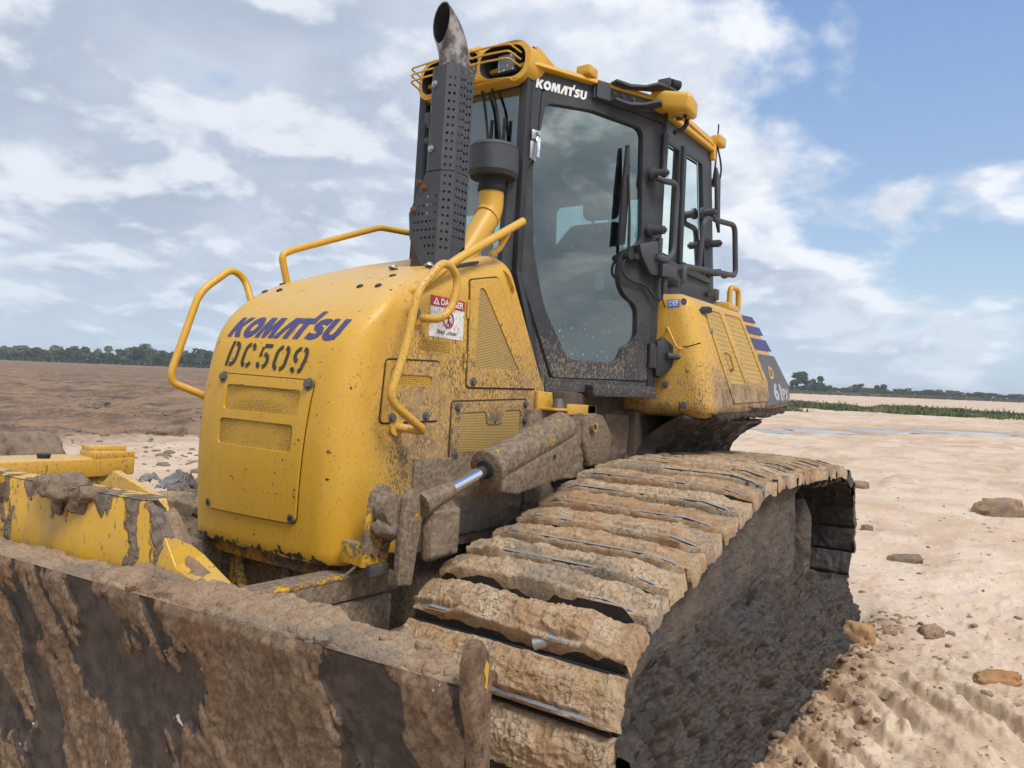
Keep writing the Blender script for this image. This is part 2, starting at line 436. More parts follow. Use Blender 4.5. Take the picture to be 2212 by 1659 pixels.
M['rubber'] = paint('black_rubber', (0.016, 0.016, 0.018), 0.7, 0.3, (0.07, 0.07, 0.07))
M['interior'] = paint('dark_cab_interior', (0.03, 0.033, 0.035), 0.75, 0.2, (0.06, 0.06, 0.06))
M['seat'] = paint('grey_seat_fabric', (0.045, 0.047, 0.05), 0.85, 0.2, (0.08, 0.08, 0.08))
M['steel'] = paint('zinc_steel', (0.42, 0.42, 0.41), 0.4, 0.5, (0.2, 0.17, 0.13), metal=0.7)
M['bolt'] = paint('weathered_bolt_steel', (0.13, 0.125, 0.115), 0.5, 0.6, (0.2, 0.15, 0.1), metal=0.4)
M['rust'] = paint('rusty_bolt', (0.14, 0.065, 0.035), 0.85, 0.5, (0.06, 0.03, 0.02))
M['rust_plate'] = paint('brown_rusty_bracket', (0.075, 0.042, 0.034), 0.7, 0.6, (0.03, 0.025, 0.025))
M['wear_steel'] = paint('worn_grouser_steel', (0.30, 0.315, 0.335), 0.42, 0.75, (0.25, 0.18, 0.12), metal=0.35, sc=22)
M['shoe_steel'] = paint('dark_shoe_steel', (0.035, 0.033, 0.032), 0.5, 0.6, (0.10, 0.075, 0.055), sc=9)
M['purple'] = paint('indigo_decal', (0.045, 0.044, 0.155), 0.5, 0.3, (0.13, 0.12, 0.18))
M['stencil'] = paint('black_stencil_paint', (0.03, 0.03, 0.024), 0.6, 0.3, (0.2, 0.12, 0.02))
M['white'] = paint('white_decal', (0.74, 0.74, 0.72), 0.5, 0.35, (0.35, 0.3, 0.24))
M['white_faded'] = paint('faded_white_decal', (0.40, 0.385, 0.36), 0.6, 0.7, (0.2, 0.165, 0.125), sc=30, speck=0.3)
M['white_muddy'] = paint('white_sign_vinyl', (0.72, 0.70, 0.67), 0.5, 0.3, (0.4, 0.33, 0.25), speck=0.5)
M['red'] = paint('red_sign_vinyl', (0.40, 0.02, 0.03), 0.45, 0.2, (0.4, 0.2, 0.15), speck=0.2)
M['blue'] = paint('blue_decal', (0.05, 0.13, 0.42), 0.45, 0.2, (0.3, 0.3, 0.35))
M['grey_decal'] = paint('charcoal_decal', (0.085, 0.085, 0.09), 0.5, 0.5, (0.19, 0.15, 0.11), speck=0.28)
M['seam'] = paint('dark_panel_gap', (0.05, 0.028, 0.006), 0.9, 0.2, (0.02, 0.01, 0.004))
m, b = new_mat('chrome_rod'); b.out(b.principled(color=(0.72, 0.74, 0.78), metal=1.0, rough=0.08)); M['chrome'] = m
m, b = new_mat('lamp_lens'); co = b.objc(); b.out(b.principled(color=b.mix(b.sm(b.voro(co, 45), 0.25, 0.35), (0.45, 0.46, 0.45), (0.14, 0.145, 0.15)), rough=0.15)); M['lens'] = m
def pipe_mat():
    m, b = new_mat('heat_stained_pipe'); co = b.objc(); n = b.noise(co, 16, 6, 0.65)
    c = b.mix(b.sm(n, 0.40, 0.62), (0.085, 0.075, 0.07), (0.36, 0.33, 0.31)); c = b.mix(b.sm(b.noise(co, 7, 4), 0.5, 0.7, 0, .6), c, (0.17, 0.09, 0.055))
    b.out(b.principled(color=c, metal=0.45, rough=0.55, normal=b.bump(n, 0.25, 0.004))); return m
M['pipe'] = pipe_mat()
m, b = new_mat('soot_and_hole_dark'); b.out(b.principled(color=(0.012, 0.011, 0.011), rough=0.9)); M['soot_and_hole_dark'] = m  # soot in the pipe; on hole discs and recess plates, shade put into colour
def grille_mat(name, sc, col, slot=False, dens=0.2):
    m, b = new_mat(name); co = b.objc(); x, y, z = b.xyz(co)
    u = (x * 0.8 + y) * sc; v = z * sc
    if slot:
        hole = b.sm(b.m('SINE', v * 2.2), 0.15, 0.5)
    else:
        hole = b.sm(b.voro(b.mapping(co, scale=(0.8, 1, 1)), sc / 6.5, rand=0.35), 0.50, 0.28) * 0.8
    c = b.mix(hole * 0.88, col, (0.10, 0.062, 0.012))
    mask = splat_nodes(b, co, (b.noise(co, 4, 4) - 0.5 + dens).clamp(), 0.9)
    c = b.mix(mask * 0.85, c, (0.24, 0.17, 0.105))
    b.out(b.principled(color=c, rough=0.6, normal=b.bump(1.0 - hole, 0.6, 0.003))); return m
M['grille'] = grille_mat('perforated_grille', 830, (0.52, 0.29, 0.03))
M['grille_side'] = grille_mat('slotted_side_grille', 400, (0.50, 0.33, 0.10), True, 0.45)
M['grille_tank'] = grille_mat('tank_mesh_screen', 900, (0.52, 0.33, 0.08), False, 0.35)
def mud_mat(name, pale, mid, dark, rough=0.95, sc=1.0, bumpd=0.006, wet=0.0, thr=(0.36, 0.62), pit=0.75, crk=0.25):
    m, b = new_mat(name); p = b.pos()
    n1 = b.noise(p, 5.5 * sc, 5, 0.62); n2 = b.noise(b.mapping(p, loc=(4, 1, 7)), 19 * sc, 6, 0.68, 0.4); n3 = b.noise(p, 85 * sc, 4, 0.65, 0.5)
    n4 = b.noise(b.mapping(p, loc=(2, 8, 3), scale=(1, .6, 1.2)), 210 * sc, 3, 0.6)
    oi = E(b, b.node('ShaderNodeObjectInfo').outputs['Random'])
    c = b.mix(b.sm(n1 * 0.5 + n2 * 0.5 + (oi - 0.5) * 0.10, *thr), mid, pale)
    grey = tuple(v * .62 + .02 for v in (pale[0] * .82, pale[1] * .88, pale[2] * 1.0))
    c = b.mix(b.sm(b.noise(b.mapping(p, loc=(8, 3, 1), scale=(1, .55, 1)), 3.6 * sc, 5, .65) + (oi - 0.5) * 0.08, 0.52, 0.62, 0, 0.85), c, grey)
    c = b.mix(b.sm(n1 * 0.45 + n2 * 0.35 + n3 * 0.2, 0.445, 0.34, 0, 0.75), c, dark)
    c = b.mix(b.sm(n3 * 0.55 + n4 * 0.45, 0.45, 0.33, 0, pit), c, dark)
    c = b.mix(b.sm(n3 * 0.5 + n4 * 0.5, 0.56, 0.70, 0, 0.45), c, tuple(min(1, v * 1.22) for v in pale))
    wv = b.node('ShaderNodeMix', data_type='VECTOR'); b.put(wv.inputs[0], 0.10); b.put(wv.inputs[4], p); b.put(wv.inputs[5], E(b, b.node('ShaderNodeTexNoise', {'Vector': p, 'Scale': 14.0, 'Detail': 4.0}).outputs[1]))
    cr = b.voro(E(b, wv.outputs[1]), 36 * sc, 'DISTANCE_TO_EDGE')
    crack = b.sm(cr + n3 * 0.06, 0.075, 0.03) * b.sm(n1 * .6 + n3 * .4, 0.46, 0.56)
    c = b.mix(crack * crk, c, dark)
    h = n2 * 0.5 + n3 * 0.6 + n4 * 0.35 - crack * crk * 0.5
    r_ = rough if not wet else b.mix(b.sm(n2, 0.4, 0.6), (rough,) * 3, (wet,) * 3)
    b.out(b.principled(color=c, rough=r_, normal=b.bump(h, 1.0, bumpd), spec=0.25)); return m
M['mud_dry'] = mud_mat('dry_pale_clay', (0.50, 0.37, 0.24), (0.36, 0.215, 0.11), (0.12, 0.08, 0.05), thr=(0.38, 0.60), bumpd=0.012, crk=0.75, pit=0.9)
M['mud_mid'] = mud_mat('damp_brown_clay', (0.245, 0.182, 0.125), (0.165, 0.115, 0.075), (0.062, 0.045, 0.032))
M['mud_side'] = mud_mat('grey_brown_clay', (0.118, 0.092, 0.070), (0.080, 0.061, 0.047), (0.034, 0.026, 0.020), sc=0.8, bumpd=0.008)
M['mud_wet'] = mud_mat('dark_wet_clay', (0.062, 0.048, 0.038), (0.040, 0.031, 0.025), (0.015, 0.012, 0.010), rough=0.75, wet=0.38, bumpd=0.006, pit=.5)
M['mud_brown'] = mud_mat('crumbly_brown_clay', (0.36, 0.255, 0.165), (0.25, 0.155, 0.09), (0.09, 0.06, 0.038), sc=1.3, bumpd=0.008, pit=0.9)
M['mud_orange'] = mud_mat('orange_clay', (0.43, 0.27, 0.14), (0.33, 0.17, 0.07), (0.12, 0.07, 0.035))
def blade_mat(name='mud_smeared_blade_steel', relief=False):
    m, b = new_mat(name); co = b.objc()
    st = b.mapping(co, rot=(0.42, 0, 0), scale=(1, 1.0, 0.30))
    n1 = b.noise(st, 7, 6, 0.62, 0.4); n2 = b.noise(co, 26, 6, 0.66); n3 = b.noise(co, 110, 4, 0.6)
    mk = b.sm(n1 * 0.72 + n2 * 0.33, 0.435, 0.485)
    if relief: mk = b.sm(b.attr('mudmask') + (n2 - 0.5) * 0.7 + (n3 - 0.5) * 0.3, 0.38, 0.50)
    mud = b.mix(b.sm(n2, 0.38, 0.62), (0.135, 0.083, 0.048), (0.215, 0.142, 0.088))
    mud = b.mix(b.sm(b.noise(co, 3.3, 4), 0.52, 0.7, 0, .7), mud, (0.20, 0.105, 0.048))
    mud = b.mix(b.sm(n3, 0.55, 0.40, 0, .5), mud, (0.05, 0.033, 0.023))
    dk = b.mix(b.sm(n2, 0.4, 0.6), (0.032, 0.025, 0.021), (0.07, 0.052, 0.04))
    c = b.mix(mk, dk, mud)
    fl = b.sm(b.noise(b.mapping(co, loc=(3, 3, 3)), 40, 2, 0.5), 0.755, 0.77)
    c = b.mix(fl, c, (0.55, 0.50, 0.45))
    h = mk * 0.5 + n2 * 0.5 + n3 * 0.35
    b.out(b.principled(color=c, rough=b.mix(mk, (0.55,) * 3, (0.93,) * 3), normal=b.bump(h, 0.85, 0.007), spec=0.35)); return m
M['blade'] = blade_mat()
M['blade_face'] = blade_mat('mud_caked_blade_face', True)
def guard_mat():
    m, b = new_mat('yellow_guard_with_mud_runs'); co = b.objc(); x, y, z = b.xyz(co)
    n1 = b.noise(b.mapping(co, scale=(1, 1, 0.42)), 13, 5, 0.6, 0.3); n2 = b.noise(co, 40, 5, 0.65)
    mk = b.sm(n1 * 0.8 + n2 * 0.2 + b.sm(z, 1.03, 1.12, 0, 0.12) + b.sm(y, 0.96, 1.02, 0, 0.13) * b.sm(y, 1.13, 1.07), 0.615, 0.665)
    yel = b.mix(b.sm(b.noise(co, 8, 4), 0.4, 0.7, 0, 0.5), (0.58, 0.325, 0.025), (0.48, 0.255, 0.035))
    yel = b.mix(b.sm(n1 * .5 + b.noise(co, 5, 5, .65) * .5, 0.44, 0.62, 0, .55), yel, (0.33, 0.22, 0.11))
    yel = b.mix(b.sm(b.noise(b.mapping(co, scale=(1, 1, .4)), 90, 2), .64, .68, 0, .8), yel, (0.17, 0.11, 0.065))
    mud = b.mix(b.sm(n2, 0.4, 0.62), (0.10, 0.073, 0.055), (0.21, 0.155, 0.11))
    b.out(b.principled(color=b.mix(mk, yel, mud), rough=b.mix(mk, (0.4,) * 3, (0.9,) * 3), normal=b.bump(mk * 0.7 + n2 * 0.4 * mk, 0.9, 0.012))); return m
M['guard'] = guard_mat()
def caked_mat(name, cover):
    m, b = new_mat(name); co = b.objc()
    n1 = b.noise(co, 11, 6, 0.65, 0.3); n2 = b.noise(co, 55, 5, 0.65)
    mk = b.sm(n1 * 0.6 + n2 * 0.4, 0.66 - cover * 0.34, 0.69 - cover * 0.34)
    mud = b.mix(b.sm(n2, 0.36, 0.64), (0.12, 0.086, 0.058), (0.245, 0.178, 0.115))
    b.out(b.principled(color=b.mix(mk, (0.56, 0.31, 0.02), mud), rough=b.mix(mk, (0.45,) * 3, (0.93,) * 3), normal=b.bump(mk * 0.5 + n2 * 0.7, 0.9, 0.01))); return m
M['caked'] = caked_mat('yellow_steel_caked_in_mud', 0.92)
M['caked_dusty'] = caked_mat('yellow_steel_dusty_mud', 0.80)
M['caked_half'] = caked_mat('yellow_steel_half_muddy', 0.55)
def glass_mat(name, tint, rough=0.0, dirt=0.0, tr=0.8):
    m, b = new_mat(name); co = b.objc()
    tr_ = b.node('ShaderNodeBsdfTransparent', {'Color': tint}); gl = b.node('ShaderNodeBsdfGlossy', {'Color': (0.86, 0.96, 0.92), 'Roughness': rough})
    fr = b.node('ShaderNodeFresnel', {'IOR': 1.62})
    mx = b.node('ShaderNodeMixShader', {0: (E(b, fr.outputs[0]) * 2.4 + 0.06).clamp(), 1: tr_.outputs[0], 2: gl.outputs[0]})
    x, y, z = b.xyz(co)
    dn = b.noise(b.mapping(co, scale=(1, 1, .8)), 85, 2, 0.55); big = b.noise(co, 2.5, 3)
    sp = b.sm(dn + b.sm(z, 2.1, 1.6, 0, 0.05), 0.735, 0.76) * dirt
    film = (b.sm(big, 0.4, 0.7, 0.0, 0.02) + b.sm(z, 2.2, 1.55, 0, 0.025)) * dirt
    df = b.node('ShaderNodeBsdfDiffuse', {'Color': b.mix(sp, (0.42, 0.44, 0.43), (0.52, 0.45, 0.36))})
    m2 = b.node('ShaderNodeMixShader', {0: (sp + film).clamp(), 1: mx.outputs[0], 2: df.outputs[0]})
    b.out(m2.outputs[0]); return m
M['glass_door'] = glass_mat('tinted_door_glass', (0.42, 0.57, 0.53), dirt=1.0)
M['glass'] = glass_mat('tinted_cab_glass', (0.55, 0.72, 0.74), dirt=0.5)
# ------------------------------------------------------------------ ground
def tag(o, label=None, cat=None, group=None, kind=None):
    if label: o['label'] = label
    if cat: o['category'] = cat
    if group: o['group'] = group
    if kind: o['kind'] = kind
    return o
PUD = [(-24.3, -5.6, 0.70, 1.15), (-26.9, -4.4, 1.05, 1.35), (-30.4, -2.7, 1.3, 1.1), (-33.7, 0.0, 1.7, 1.4)]   # x, y, half length, half width
PDIR = np.array([-0.80, 0.60])
def pud_d(x, y):
    dmin = np.full(np.shape(x), 9.0)
    for (cx, cy, a, c) in PUD:
        ca, sa = 0.62, 0.785           # long axis runs across the view
        u = (x - cx) * -ca + (y - cy) * sa; v = (x - cx) * sa + (y - cy) * ca
        dmin = np.minimum(dmin, np.sqrt((u / a) ** 2 + (v / c) ** 2))
    return dmin
def zones(x, y):
    """churned brown earth on the far right side of the machine; smooth pale strip in between"""
    P3 = np.stack([x, y, 0 * x], -1)
    w = fbm(P3, 0.16, 3, seed=3) * 5
    dep = -(x - 3.37) * 0.822 - (y - 2.53) * 0.569; lat = (x - 3.37) * -0.569 + (y - 2.53) * 0.822
    left = sstep(-(lat + 0.12 * dep) + w * 0.3, 2.0, 4.5)
    far = sstep(-y + w * 0.5 + 0.25 * x, 9.6, 11.6)
    churn = left * far
    return left, churn
def Hg(x, y):
    x = np.asarray(x, float); y = np.asarray(y, float); P3 = np.stack([x, y, 0 * x], -1)
    r = np.hypot(x - 3.37, y - 2.53)
    left, churn = zones(x, y)
    z = fbm(P3, 0.35, 4, seed=1) * 0.10 * np.clip(r / 6, 0.3, 1)
    z += fbm(P3, 1.7, 4, seed=2, billow=True) * 0.055
    # stretched low ripples of the scraped sand
    Q = np.stack([x * 0.55 + y * 0.83, (x * -0.83 + y * 0.55) * 0.22, 0 * x], -1)
    z += (fbm(Q, 2.4, 4, seed=5) * 0.085 + fbm(Q, 7.0, 3, seed=51, billow=True) * 0.028) * sstep(r, 3, 9) * sstep(r, 140, 40)
    z += np.maximum(fbm(P3, 0.9, 3, seed=52) - 0.20, 0) * 0.55 * sstep(r, 5, 9) * sstep(r, 60, 30) * (1 - left)
    # churned clay
    z += churn * (fbm(P3, 0.6, 5, 0.6, seed=6, billow=True) * 0.42 + fbm(P3, 0.16, 3, seed=9) * 0.35 + 0.05)
    z += churn * np.clip((r - 30) / 90, 0, 1) * 0.25 * sstep(r, 260, 150)
    # imprints of the grousers from a turning pass beside the track
    p = (x - y) / math.sqrt(2) + fbm(P3, 1.0, 3, seed=12) * 0.30; q = (x + y) / math.sqrt(2)
    reg = (0.35 + 0.65 * sstep(fbm(P3, 1.3, 3, seed=53), -0.10, 0.08)) * sstep(y, 1.35, 1.75) * sstep(y, 4.6, 3.2) * sstep(x + fbm(P3, .6, 2, seed=4) * 1.2, -2.0, -1.0) * sstep(x, 2.6, 1.6)
    p = p + fbm(P3, 0.45, 2, seed=61) * 0.35; ri = np.floor(p / 0.205).astype(np.int64); ra = 0.35 + 0.85 * _hash(ri, ri * 0 + 3, ri * 0 + 7); ra = ra * (0.55 + 0.9 * sstep(fbm(np.stack([q * 1.0, ri * 3.7, 0 * q], -1), 1.6, 3, seed=62), -.15, .15))
    rid = np.abs(((p / 0.205) % 1.0) * 2 - 1)
    rough_ = 0.7 * fbm(P3, 7, 5, 0.65, seed=8, billow=True) * 0.06 + np.maximum(fbm(P3, 24, 3, 0.6, seed=44) - .06, 0) * 0.05
    z += reg * (ra * (sstep(rid + fbm(P3, 9, 3, seed=45) * .28, 0.14, 0.58) - 0.6) * 0.085 + rough_ + 0.01)
    # pushed-up crumbs along the track
    band = sstep(np.abs(y - 1.72 - fbm(P3, 1.5, 2, seed=14) * .2), 0.30, 0.0) * sstep(x, -2.6, -1.9) * sstep(x, 2.4, 1.2)
    z += band * (0.005 + fbm(P3, 7.0, 4, 0.6, seed=15, billow=True) * 0.05 + np.maximum(fbm(P3, 22, 3, 0.6, seed=46) - .05, 0) * 0.06)
    # fine crumbs near the camera
    z += (fbm(P3, 8.0, 4, 0.6, seed=21, billow=True) * 0.022 + np.maximum(fbm(P3, 13, 3, seed=22) - 0.15, 0) * 0.16 + fbm(P3, 30, 3, 0.6, seed=47) * 0.010) * sstep(r, 14, 5)
    # under the machine the ground is pressed flat
    dz_ = sstep(np.abs(x + 0.4), 2.6, 1.9) * sstep(np.abs(y), 1.75, 1.45)
    z = z * (1 - dz_) - 0.06 * dz_
    pd = pud_d(x, y); flat = sstep(pd, 2.6, 0.9)
    z = z * (1 - flat) + flat * (-0.05 - 0.07 * sstep(pd, 1.5, 0.4))
    z = z * sstep(r, 1500, 300) - 0.5 * sstep(r, 300, 2500)
    return z, left, churn, reg, band
def ground():
    az0 = math.atan2(-0.569, -0.822)
    fine = np.arange(-41, 41.001, 0.115); coarse = np.arange(44, 316.1, 4.0)
    az = np.radians(np.concatenate([fine, coarse])) + az0
    rr = np.concatenate([[0.0, 0.8, 1.5], np.exp(np.linspace(math.log(2.2), math.log(8.5), 330)), np.exp(np.linspace(math.log(8.6), math.log(75), 190)), np.exp(np.linspace(math.log(78), math.log(6000), 46))])
    A, Rr = np.meshgrid(az, rr); X = 3.37 + Rr * np.cos(A); Y = 2.53 + Rr * np.sin(A)
    Z, left, churn, reg, band = Hg(X, Y)
    V = np.stack([X, Y, Z], -1).reshape(-1, 3)
    Q = grid_quads(len(rr), len(az), wrap=True)
    m, b = new_mat('sandy_clay_ground'); p = b.pos(); x, y, z = b.xyz(p)
    ch, lf, rg, bd, pdm = b.attr('churn'), b.attr('left'), b.attr('ridge'), b.attr('band'), b.attr('damp')
    n0 = b.noise(p, 0.22, 5, 0.6); n1 = b.noise(b.mapping(p, loc=(9, 4, 2)), 1.3, 6, 0.62)
    st = b.noise(b.mapping(p, rot=(0, 0, -0.98), scale=(0.22, 1.0, 1.0)), 1.7, 6, 0.62, 0.3)
    n2 = b.noise(p, 7.5, 6, 0.66); n3 = b.noise(p, 38, 5, 0.62)
    sand = b.mix(b.sm(n0 * 0.5 + n1 * 0.5, 0.38, 0.60), (0.49, 0.345, 0.232), (0.60, 0.468, 0.348))
    sand = b.mix(b.sm(st, 0.50, 0.70, 0, 0.55), sand, (0.37, 0.25, 0.165))
    sand = b.mix(b.sm(st, 0.44, 0.30, 0, 0.5), sand, (0.64, 0.51, 0.385))
    near = b.mix(b.sm(n1 * 0.6 + n2 * 0.4, 0.44, 0.56), (0.34, 0.22, 0.125), (0.55, 0.42, 0.29))
    near = b.mix(b.sm(n2, 0.55, 0.70, 0, 0.7), near, (0.40, 0.235, 0.115))
    c = b.mix((rg * 0.9).clamp(), sand, near)
    c = b.mix((bd * 0.75).clamp(), c, b.mix(b.sm(n2, 0.4, 0.6), (0.23, 0.135, 0.07), (0.42, 0.28, 0.16)))
    clay = b.mix(b.sm(n1 * 0.5 + n2 * 0.5, 0.40, 0.60), (0.105, 0.070, 0.048), (0.265, 0.165, 0.10))
    clay = b.mix(b.sm(n0, 0.45, 0.62), clay, (0.27, 0.165, 0.10)); clay = b.mix(b.sm(st, 0.52, 0.62, 0, .8), clay, (0.085, 0.062, 0.048))
    c = b.mix(ch, c, clay)
    c = b.mix(lf * (1.0 - ch) * b.sm(n2, 0.45, 0.6) * 0.7, c, (0.56, 0.44, 0.33))
    c = b.mix(b.sm(b.noise(b.mapping(p, loc=(5, 5, 5)), 0.55, 6, 0.7), 0.52, 0.68, 0, 0.5) * (1.0 - ch), c, (0.33, 0.215, 0.135))
    c = b.mix(b.sm(n3 * 0.5 + n2 * 0.5, 0.57, 0.65, 0, 0.65), c, (0.17, 0.115, 0.075))
    c = b.mix(b.sm(n3, 0.44, 0.33, 0, 0.35), c, (0.16, 0.10, 0.06))
    c = b.mix(pdm * 0.75, c, (0.33, 0.235, 0.165))
    h = n2 * 0.5 + n3 * 0.35 + st * 0.3
    b.out(b.principled(color=c, rough=b.mix(pdm, (0.95,) * 3, (0.55,) * 3), normal=b.bump(h, 0.8, 0.018), spec=0.25))
    o = big_mesh('ground', V, Q, m, None, 180); tag(o, kind='structure')
    for nm, a in (('churn', churn), ('left', left), ('ridge', reg), ('band', band), ('damp', sstep(pud_d(X, Y) + fbm(np.stack([X, Y, 0 * X], -1), .5, 3, seed=31), 2.3, 1.0))):
        at = o.data.attributes.new(nm, 'FLOAT', 'POINT'); at.data.foreach_set('value', a.astype(np.float32).ravel())
    return o
ground()

m, b = new_mat('puddle_water'); b.out(b.principled(color=(0.16, 0.12, 0.09), rough=0.03, ior=1.33, spec=0.9)); M['water'] = m
for k, (cx, cy, a, c) in enumerate(PUD):
    ring = []
    for i in range(72):
        t = 2 * PI * i / 72; e = 1.18 + 0.22 * math.sin(3 * t + k) + 0.12 * math.sin(7 * t + 2 * k) + 0.07 * math.sin(13 * t)
        u, v = a * e * math.cos(t), c * e * math.sin(t); ca, sa = 0.62, 0.785
        ring.append((cx + u * -ca + v * sa, cy + u * sa + v * ca, -0.058))
    tag(mesh('puddle', ring, [list(range(72))], M['water']), kind='structure')

def hz(x, y): return float(Hg(np.array([x]), np.array([y]))[0][0])

# ------------------------------------------------------------------ clods of clay
def clod_mesh(seed, n=18, rough=0.5):
    th = np.linspace(0, PI, n); ph = np.linspace(0, 2 * PI, 2 * n, endpoint=False); T, Ph = np.meshgrid(th, ph, indexing='ij')
    D = np.stack([np.sin(T) * np.cos(Ph), np.sin(T) * np.sin(Ph), np.cos(T)], -1)
    rr = 1 + fbm(D + seed * 3.1, 1.4, 4, 0.55, seed=seed) * rough * 1.6 + fbm(D, 5, 3, 0.6, seed=seed + 5, billow=True) * rough * 0.5
    V = D * rr[..., None]; V = np.clip(V, -0.95 - .1 * np.sin(V * 9), 0.95)
    V[..., 2] *= 0.9
    return V.reshape(-1, 3), grid_quads(n, 2 * n, wrap=True)
def clod(name, label, cat, x, y, s, mat, seed, group=None, sc=(1, 1, 1), rz=0.0, z=None, n=18):
    sc = (sc[0], sc[1], sc[2] * 1.5); V, Q = clod_mesh(seed, n, .7); V = V * np.array(sc) * s
    o = big_mesh(name, V, Q, mat, None, 60); o.location = (x, y, (hz(x, y) if z is None else z) + 0.18 * s * sc[2]); o.rotation_euler = (0.1, 0.05, rz)
    return tag(o, label, cat, group)
clod('clay_clod', 'brown clay clod lying on pale sand right of the rear of the track', 'clod', -1.99, 2.02, 0.05, M['mud_brown'], 3, sc=(1.0, 1.5, 0.8), rz=0.6)
clod('clay_clod', 'dark flat clod on the sand beyond the track, long and thin', 'clod', -4.35, 1.55, 0.10, M['mud_mid'], 8, sc=(0.7, 1.5, 0.4), rz=0.5)
clod('clay_clod', 'small round dark clod nearest the rear corner of the track', 'clod', -5.6, 1.02, 0.06, M['mud_mid'], 11, sc=(1, 1, .6))
clod('clay_clod', 'flat orange clay slab by the ridges in the right foreground', 'clod', -1.29, 2.39, 0.075, M['mud_orange'], 14, sc=(0.75, 1.6, 0.42), rz=0.5)
clod('clay_clod', 'grey clay heap standing on the sand at the right edge', 'clod', -8.2, 2.1, 0.20, M['mud_brown'], 17, sc=(1.1, 1.5, 0.6), rz=0.4)
clod('clay_clod', 'brown clod in the middle of the sand below the puddles', 'clod', -9.6, 0.2, 0.12, M['mud_brown'], 19, sc=(1, 1.3, 0.55))
clod('clay_clod', 'small dark clod left of the brown clod below the puddles', 'clod', -10.4, -1.75, 0.09, M['mud_mid'], 23, sc=(1, 1.4, 0.5))
clod('clay_clod', 'orange clay lump pressed against the foot of the track', 'clod', -1.55, 1.68, 0.075, M['mud_orange'], 29, sc=(1, 1.3, 0.8))
# left: a dark heap and blocks on the pale strip
hp = tag(bpy.data.objects.new('clay_heap', None), 'dark grey clay heap beyond the yellow beam at left', 'clay heap'); COL.objects.link(hp)
hp.location = (-0.75, -8.0, hz(-0.75, -8.0))
for i in range(9):
    V, Q = clod_mesh(40 + i, 16); s = 0.22 + 0.10 * rnd.random()
    o = big_mesh('lump', V * s, Q, M['mud_mid'], hp, 60); o.location = (rnd.uniform(-.42, .5), rnd.uniform(-.35, .35), 0.16 + 0.20 * rnd.random() * (i % 3))
for i, (x, y, s, lab) in enumerate([(-5.3, -11.8, 0.22, 'dark flat clay block at the far edge of the pale strip'), (-4.4, -8.6, 0.10, 'small dark stone on the pale strip beside the machine nose'), (-6.0, -12.6, 0.16, 'small dark block beyond the pale strip, next to the nose'), (-7.8, -19.5, 0.28, 'dark clay block standing up in the churned field')]):
    clod('clay_block', lab, 'clay block', x, y, s, M['mud_mid'], 60 + i, sc=(1.6, 1.1, 0.5))
def debris(name, n, area, mats, smin, smax, label, keep=None):
    """loose crumbs nobody could count"""
    base = [clod_mesh(80 + i, 6, 0.6) for i in range(4)]
    Vs, Qs, off = [], [], 0
    k = 0
    while k < n:
        x, y = area()
        if keep and not keep(x, y): continue
        s = smin * (smax / smin) ** (rnd.random() ** 2.2); V, Q = base[k % 4]; a = rnd.random() * 6.28; c_, s_ = math.cos(a), math.sin(a)
        W = V * s * np.array([1, rnd.uniform(.7, 1.6), rnd.uniform(.4, .8)]); W = np.stack([W[:, 0] * c_ - W[:, 1] * s_, W[:, 0] * s_ + W[:, 1] * c_, W[:, 2]], -1)
        Vs.append(W + np.array([x, y, 0])); Qs.append(Q + off); off += len(V); k += 1
    V = np.concatenate(Vs); nv = len(base[0][0]); cen = np.stack([v[:, :2].mean(0) for v in Vs]); zz = Hg(cen[:, 0], cen[:, 1])[0]
    V[:, 2] += np.repeat(zz, nv)
    o = big_mesh(name, V, np.concatenate(Qs), mats, None, 70); tag(o, label, 'clay crumbs', kind='stuff')
def area_r():
    r_ = 2.6 * (16 / 2.6) ** rnd.random(); a = math.atan2(-.569, -.822) + R(rnd.uniform(-36, 4)); return 3.37 + r_ * math.cos(a), 2.53 + r_ * math.sin(a)
ok_r = lambda x, y: y > 1.56 or x < -2.5
debris('clay_crumbs', 700, area_r, M['mud_brown'], 0.005, 0.024, 'brown clay crumbs strewn over the sand beside the track', ok_r)
debris('clay_crumbs', 330, area_r, M['mud_mid'], 0.005, 0.022, 'dark clay crumbs strewn over the sand beside the track', ok_r)
def area_b(): return rnd.uniform(-2.3, 1.6), rnd.gauss(1.74, 0.10)
debris('clay_crumbs', 420, area_b, M['mud_brown'], 0.008, 0.026, 'brown clay crumbs squeezed out along the foot of the track')
def area_l():
    r_ = 9.5 * (32 / 9.5) ** rnd.random(); a = math.atan2(-.569, -.822) + R(rnd.uniform(12, 36)); return 3.37 + r_ * math.cos(a), 2.53 + r_ * math.sin(a)
debris('clay_crumbs', 700, area_l, M['mud_mid'], 0.02, 0.10, 'brown clay lumps scattered over the churned field')
m, b = new_mat('pale_stones'); b.out(b.principled(color=b.mix(b.noise(b.pos(), 9, 3), (0.36, 0.27, 0.2), (0.62, 0.55, 0.47)), rough=0.9)); M['stones'] = m
debris('pale_stones', 420, lambda: (rnd.uniform(-6, 1.5), rnd.uniform(-10.5, -5.5)), M['stones'], 0.015, 0.06, 'pale stones strewn along the sandy strip')

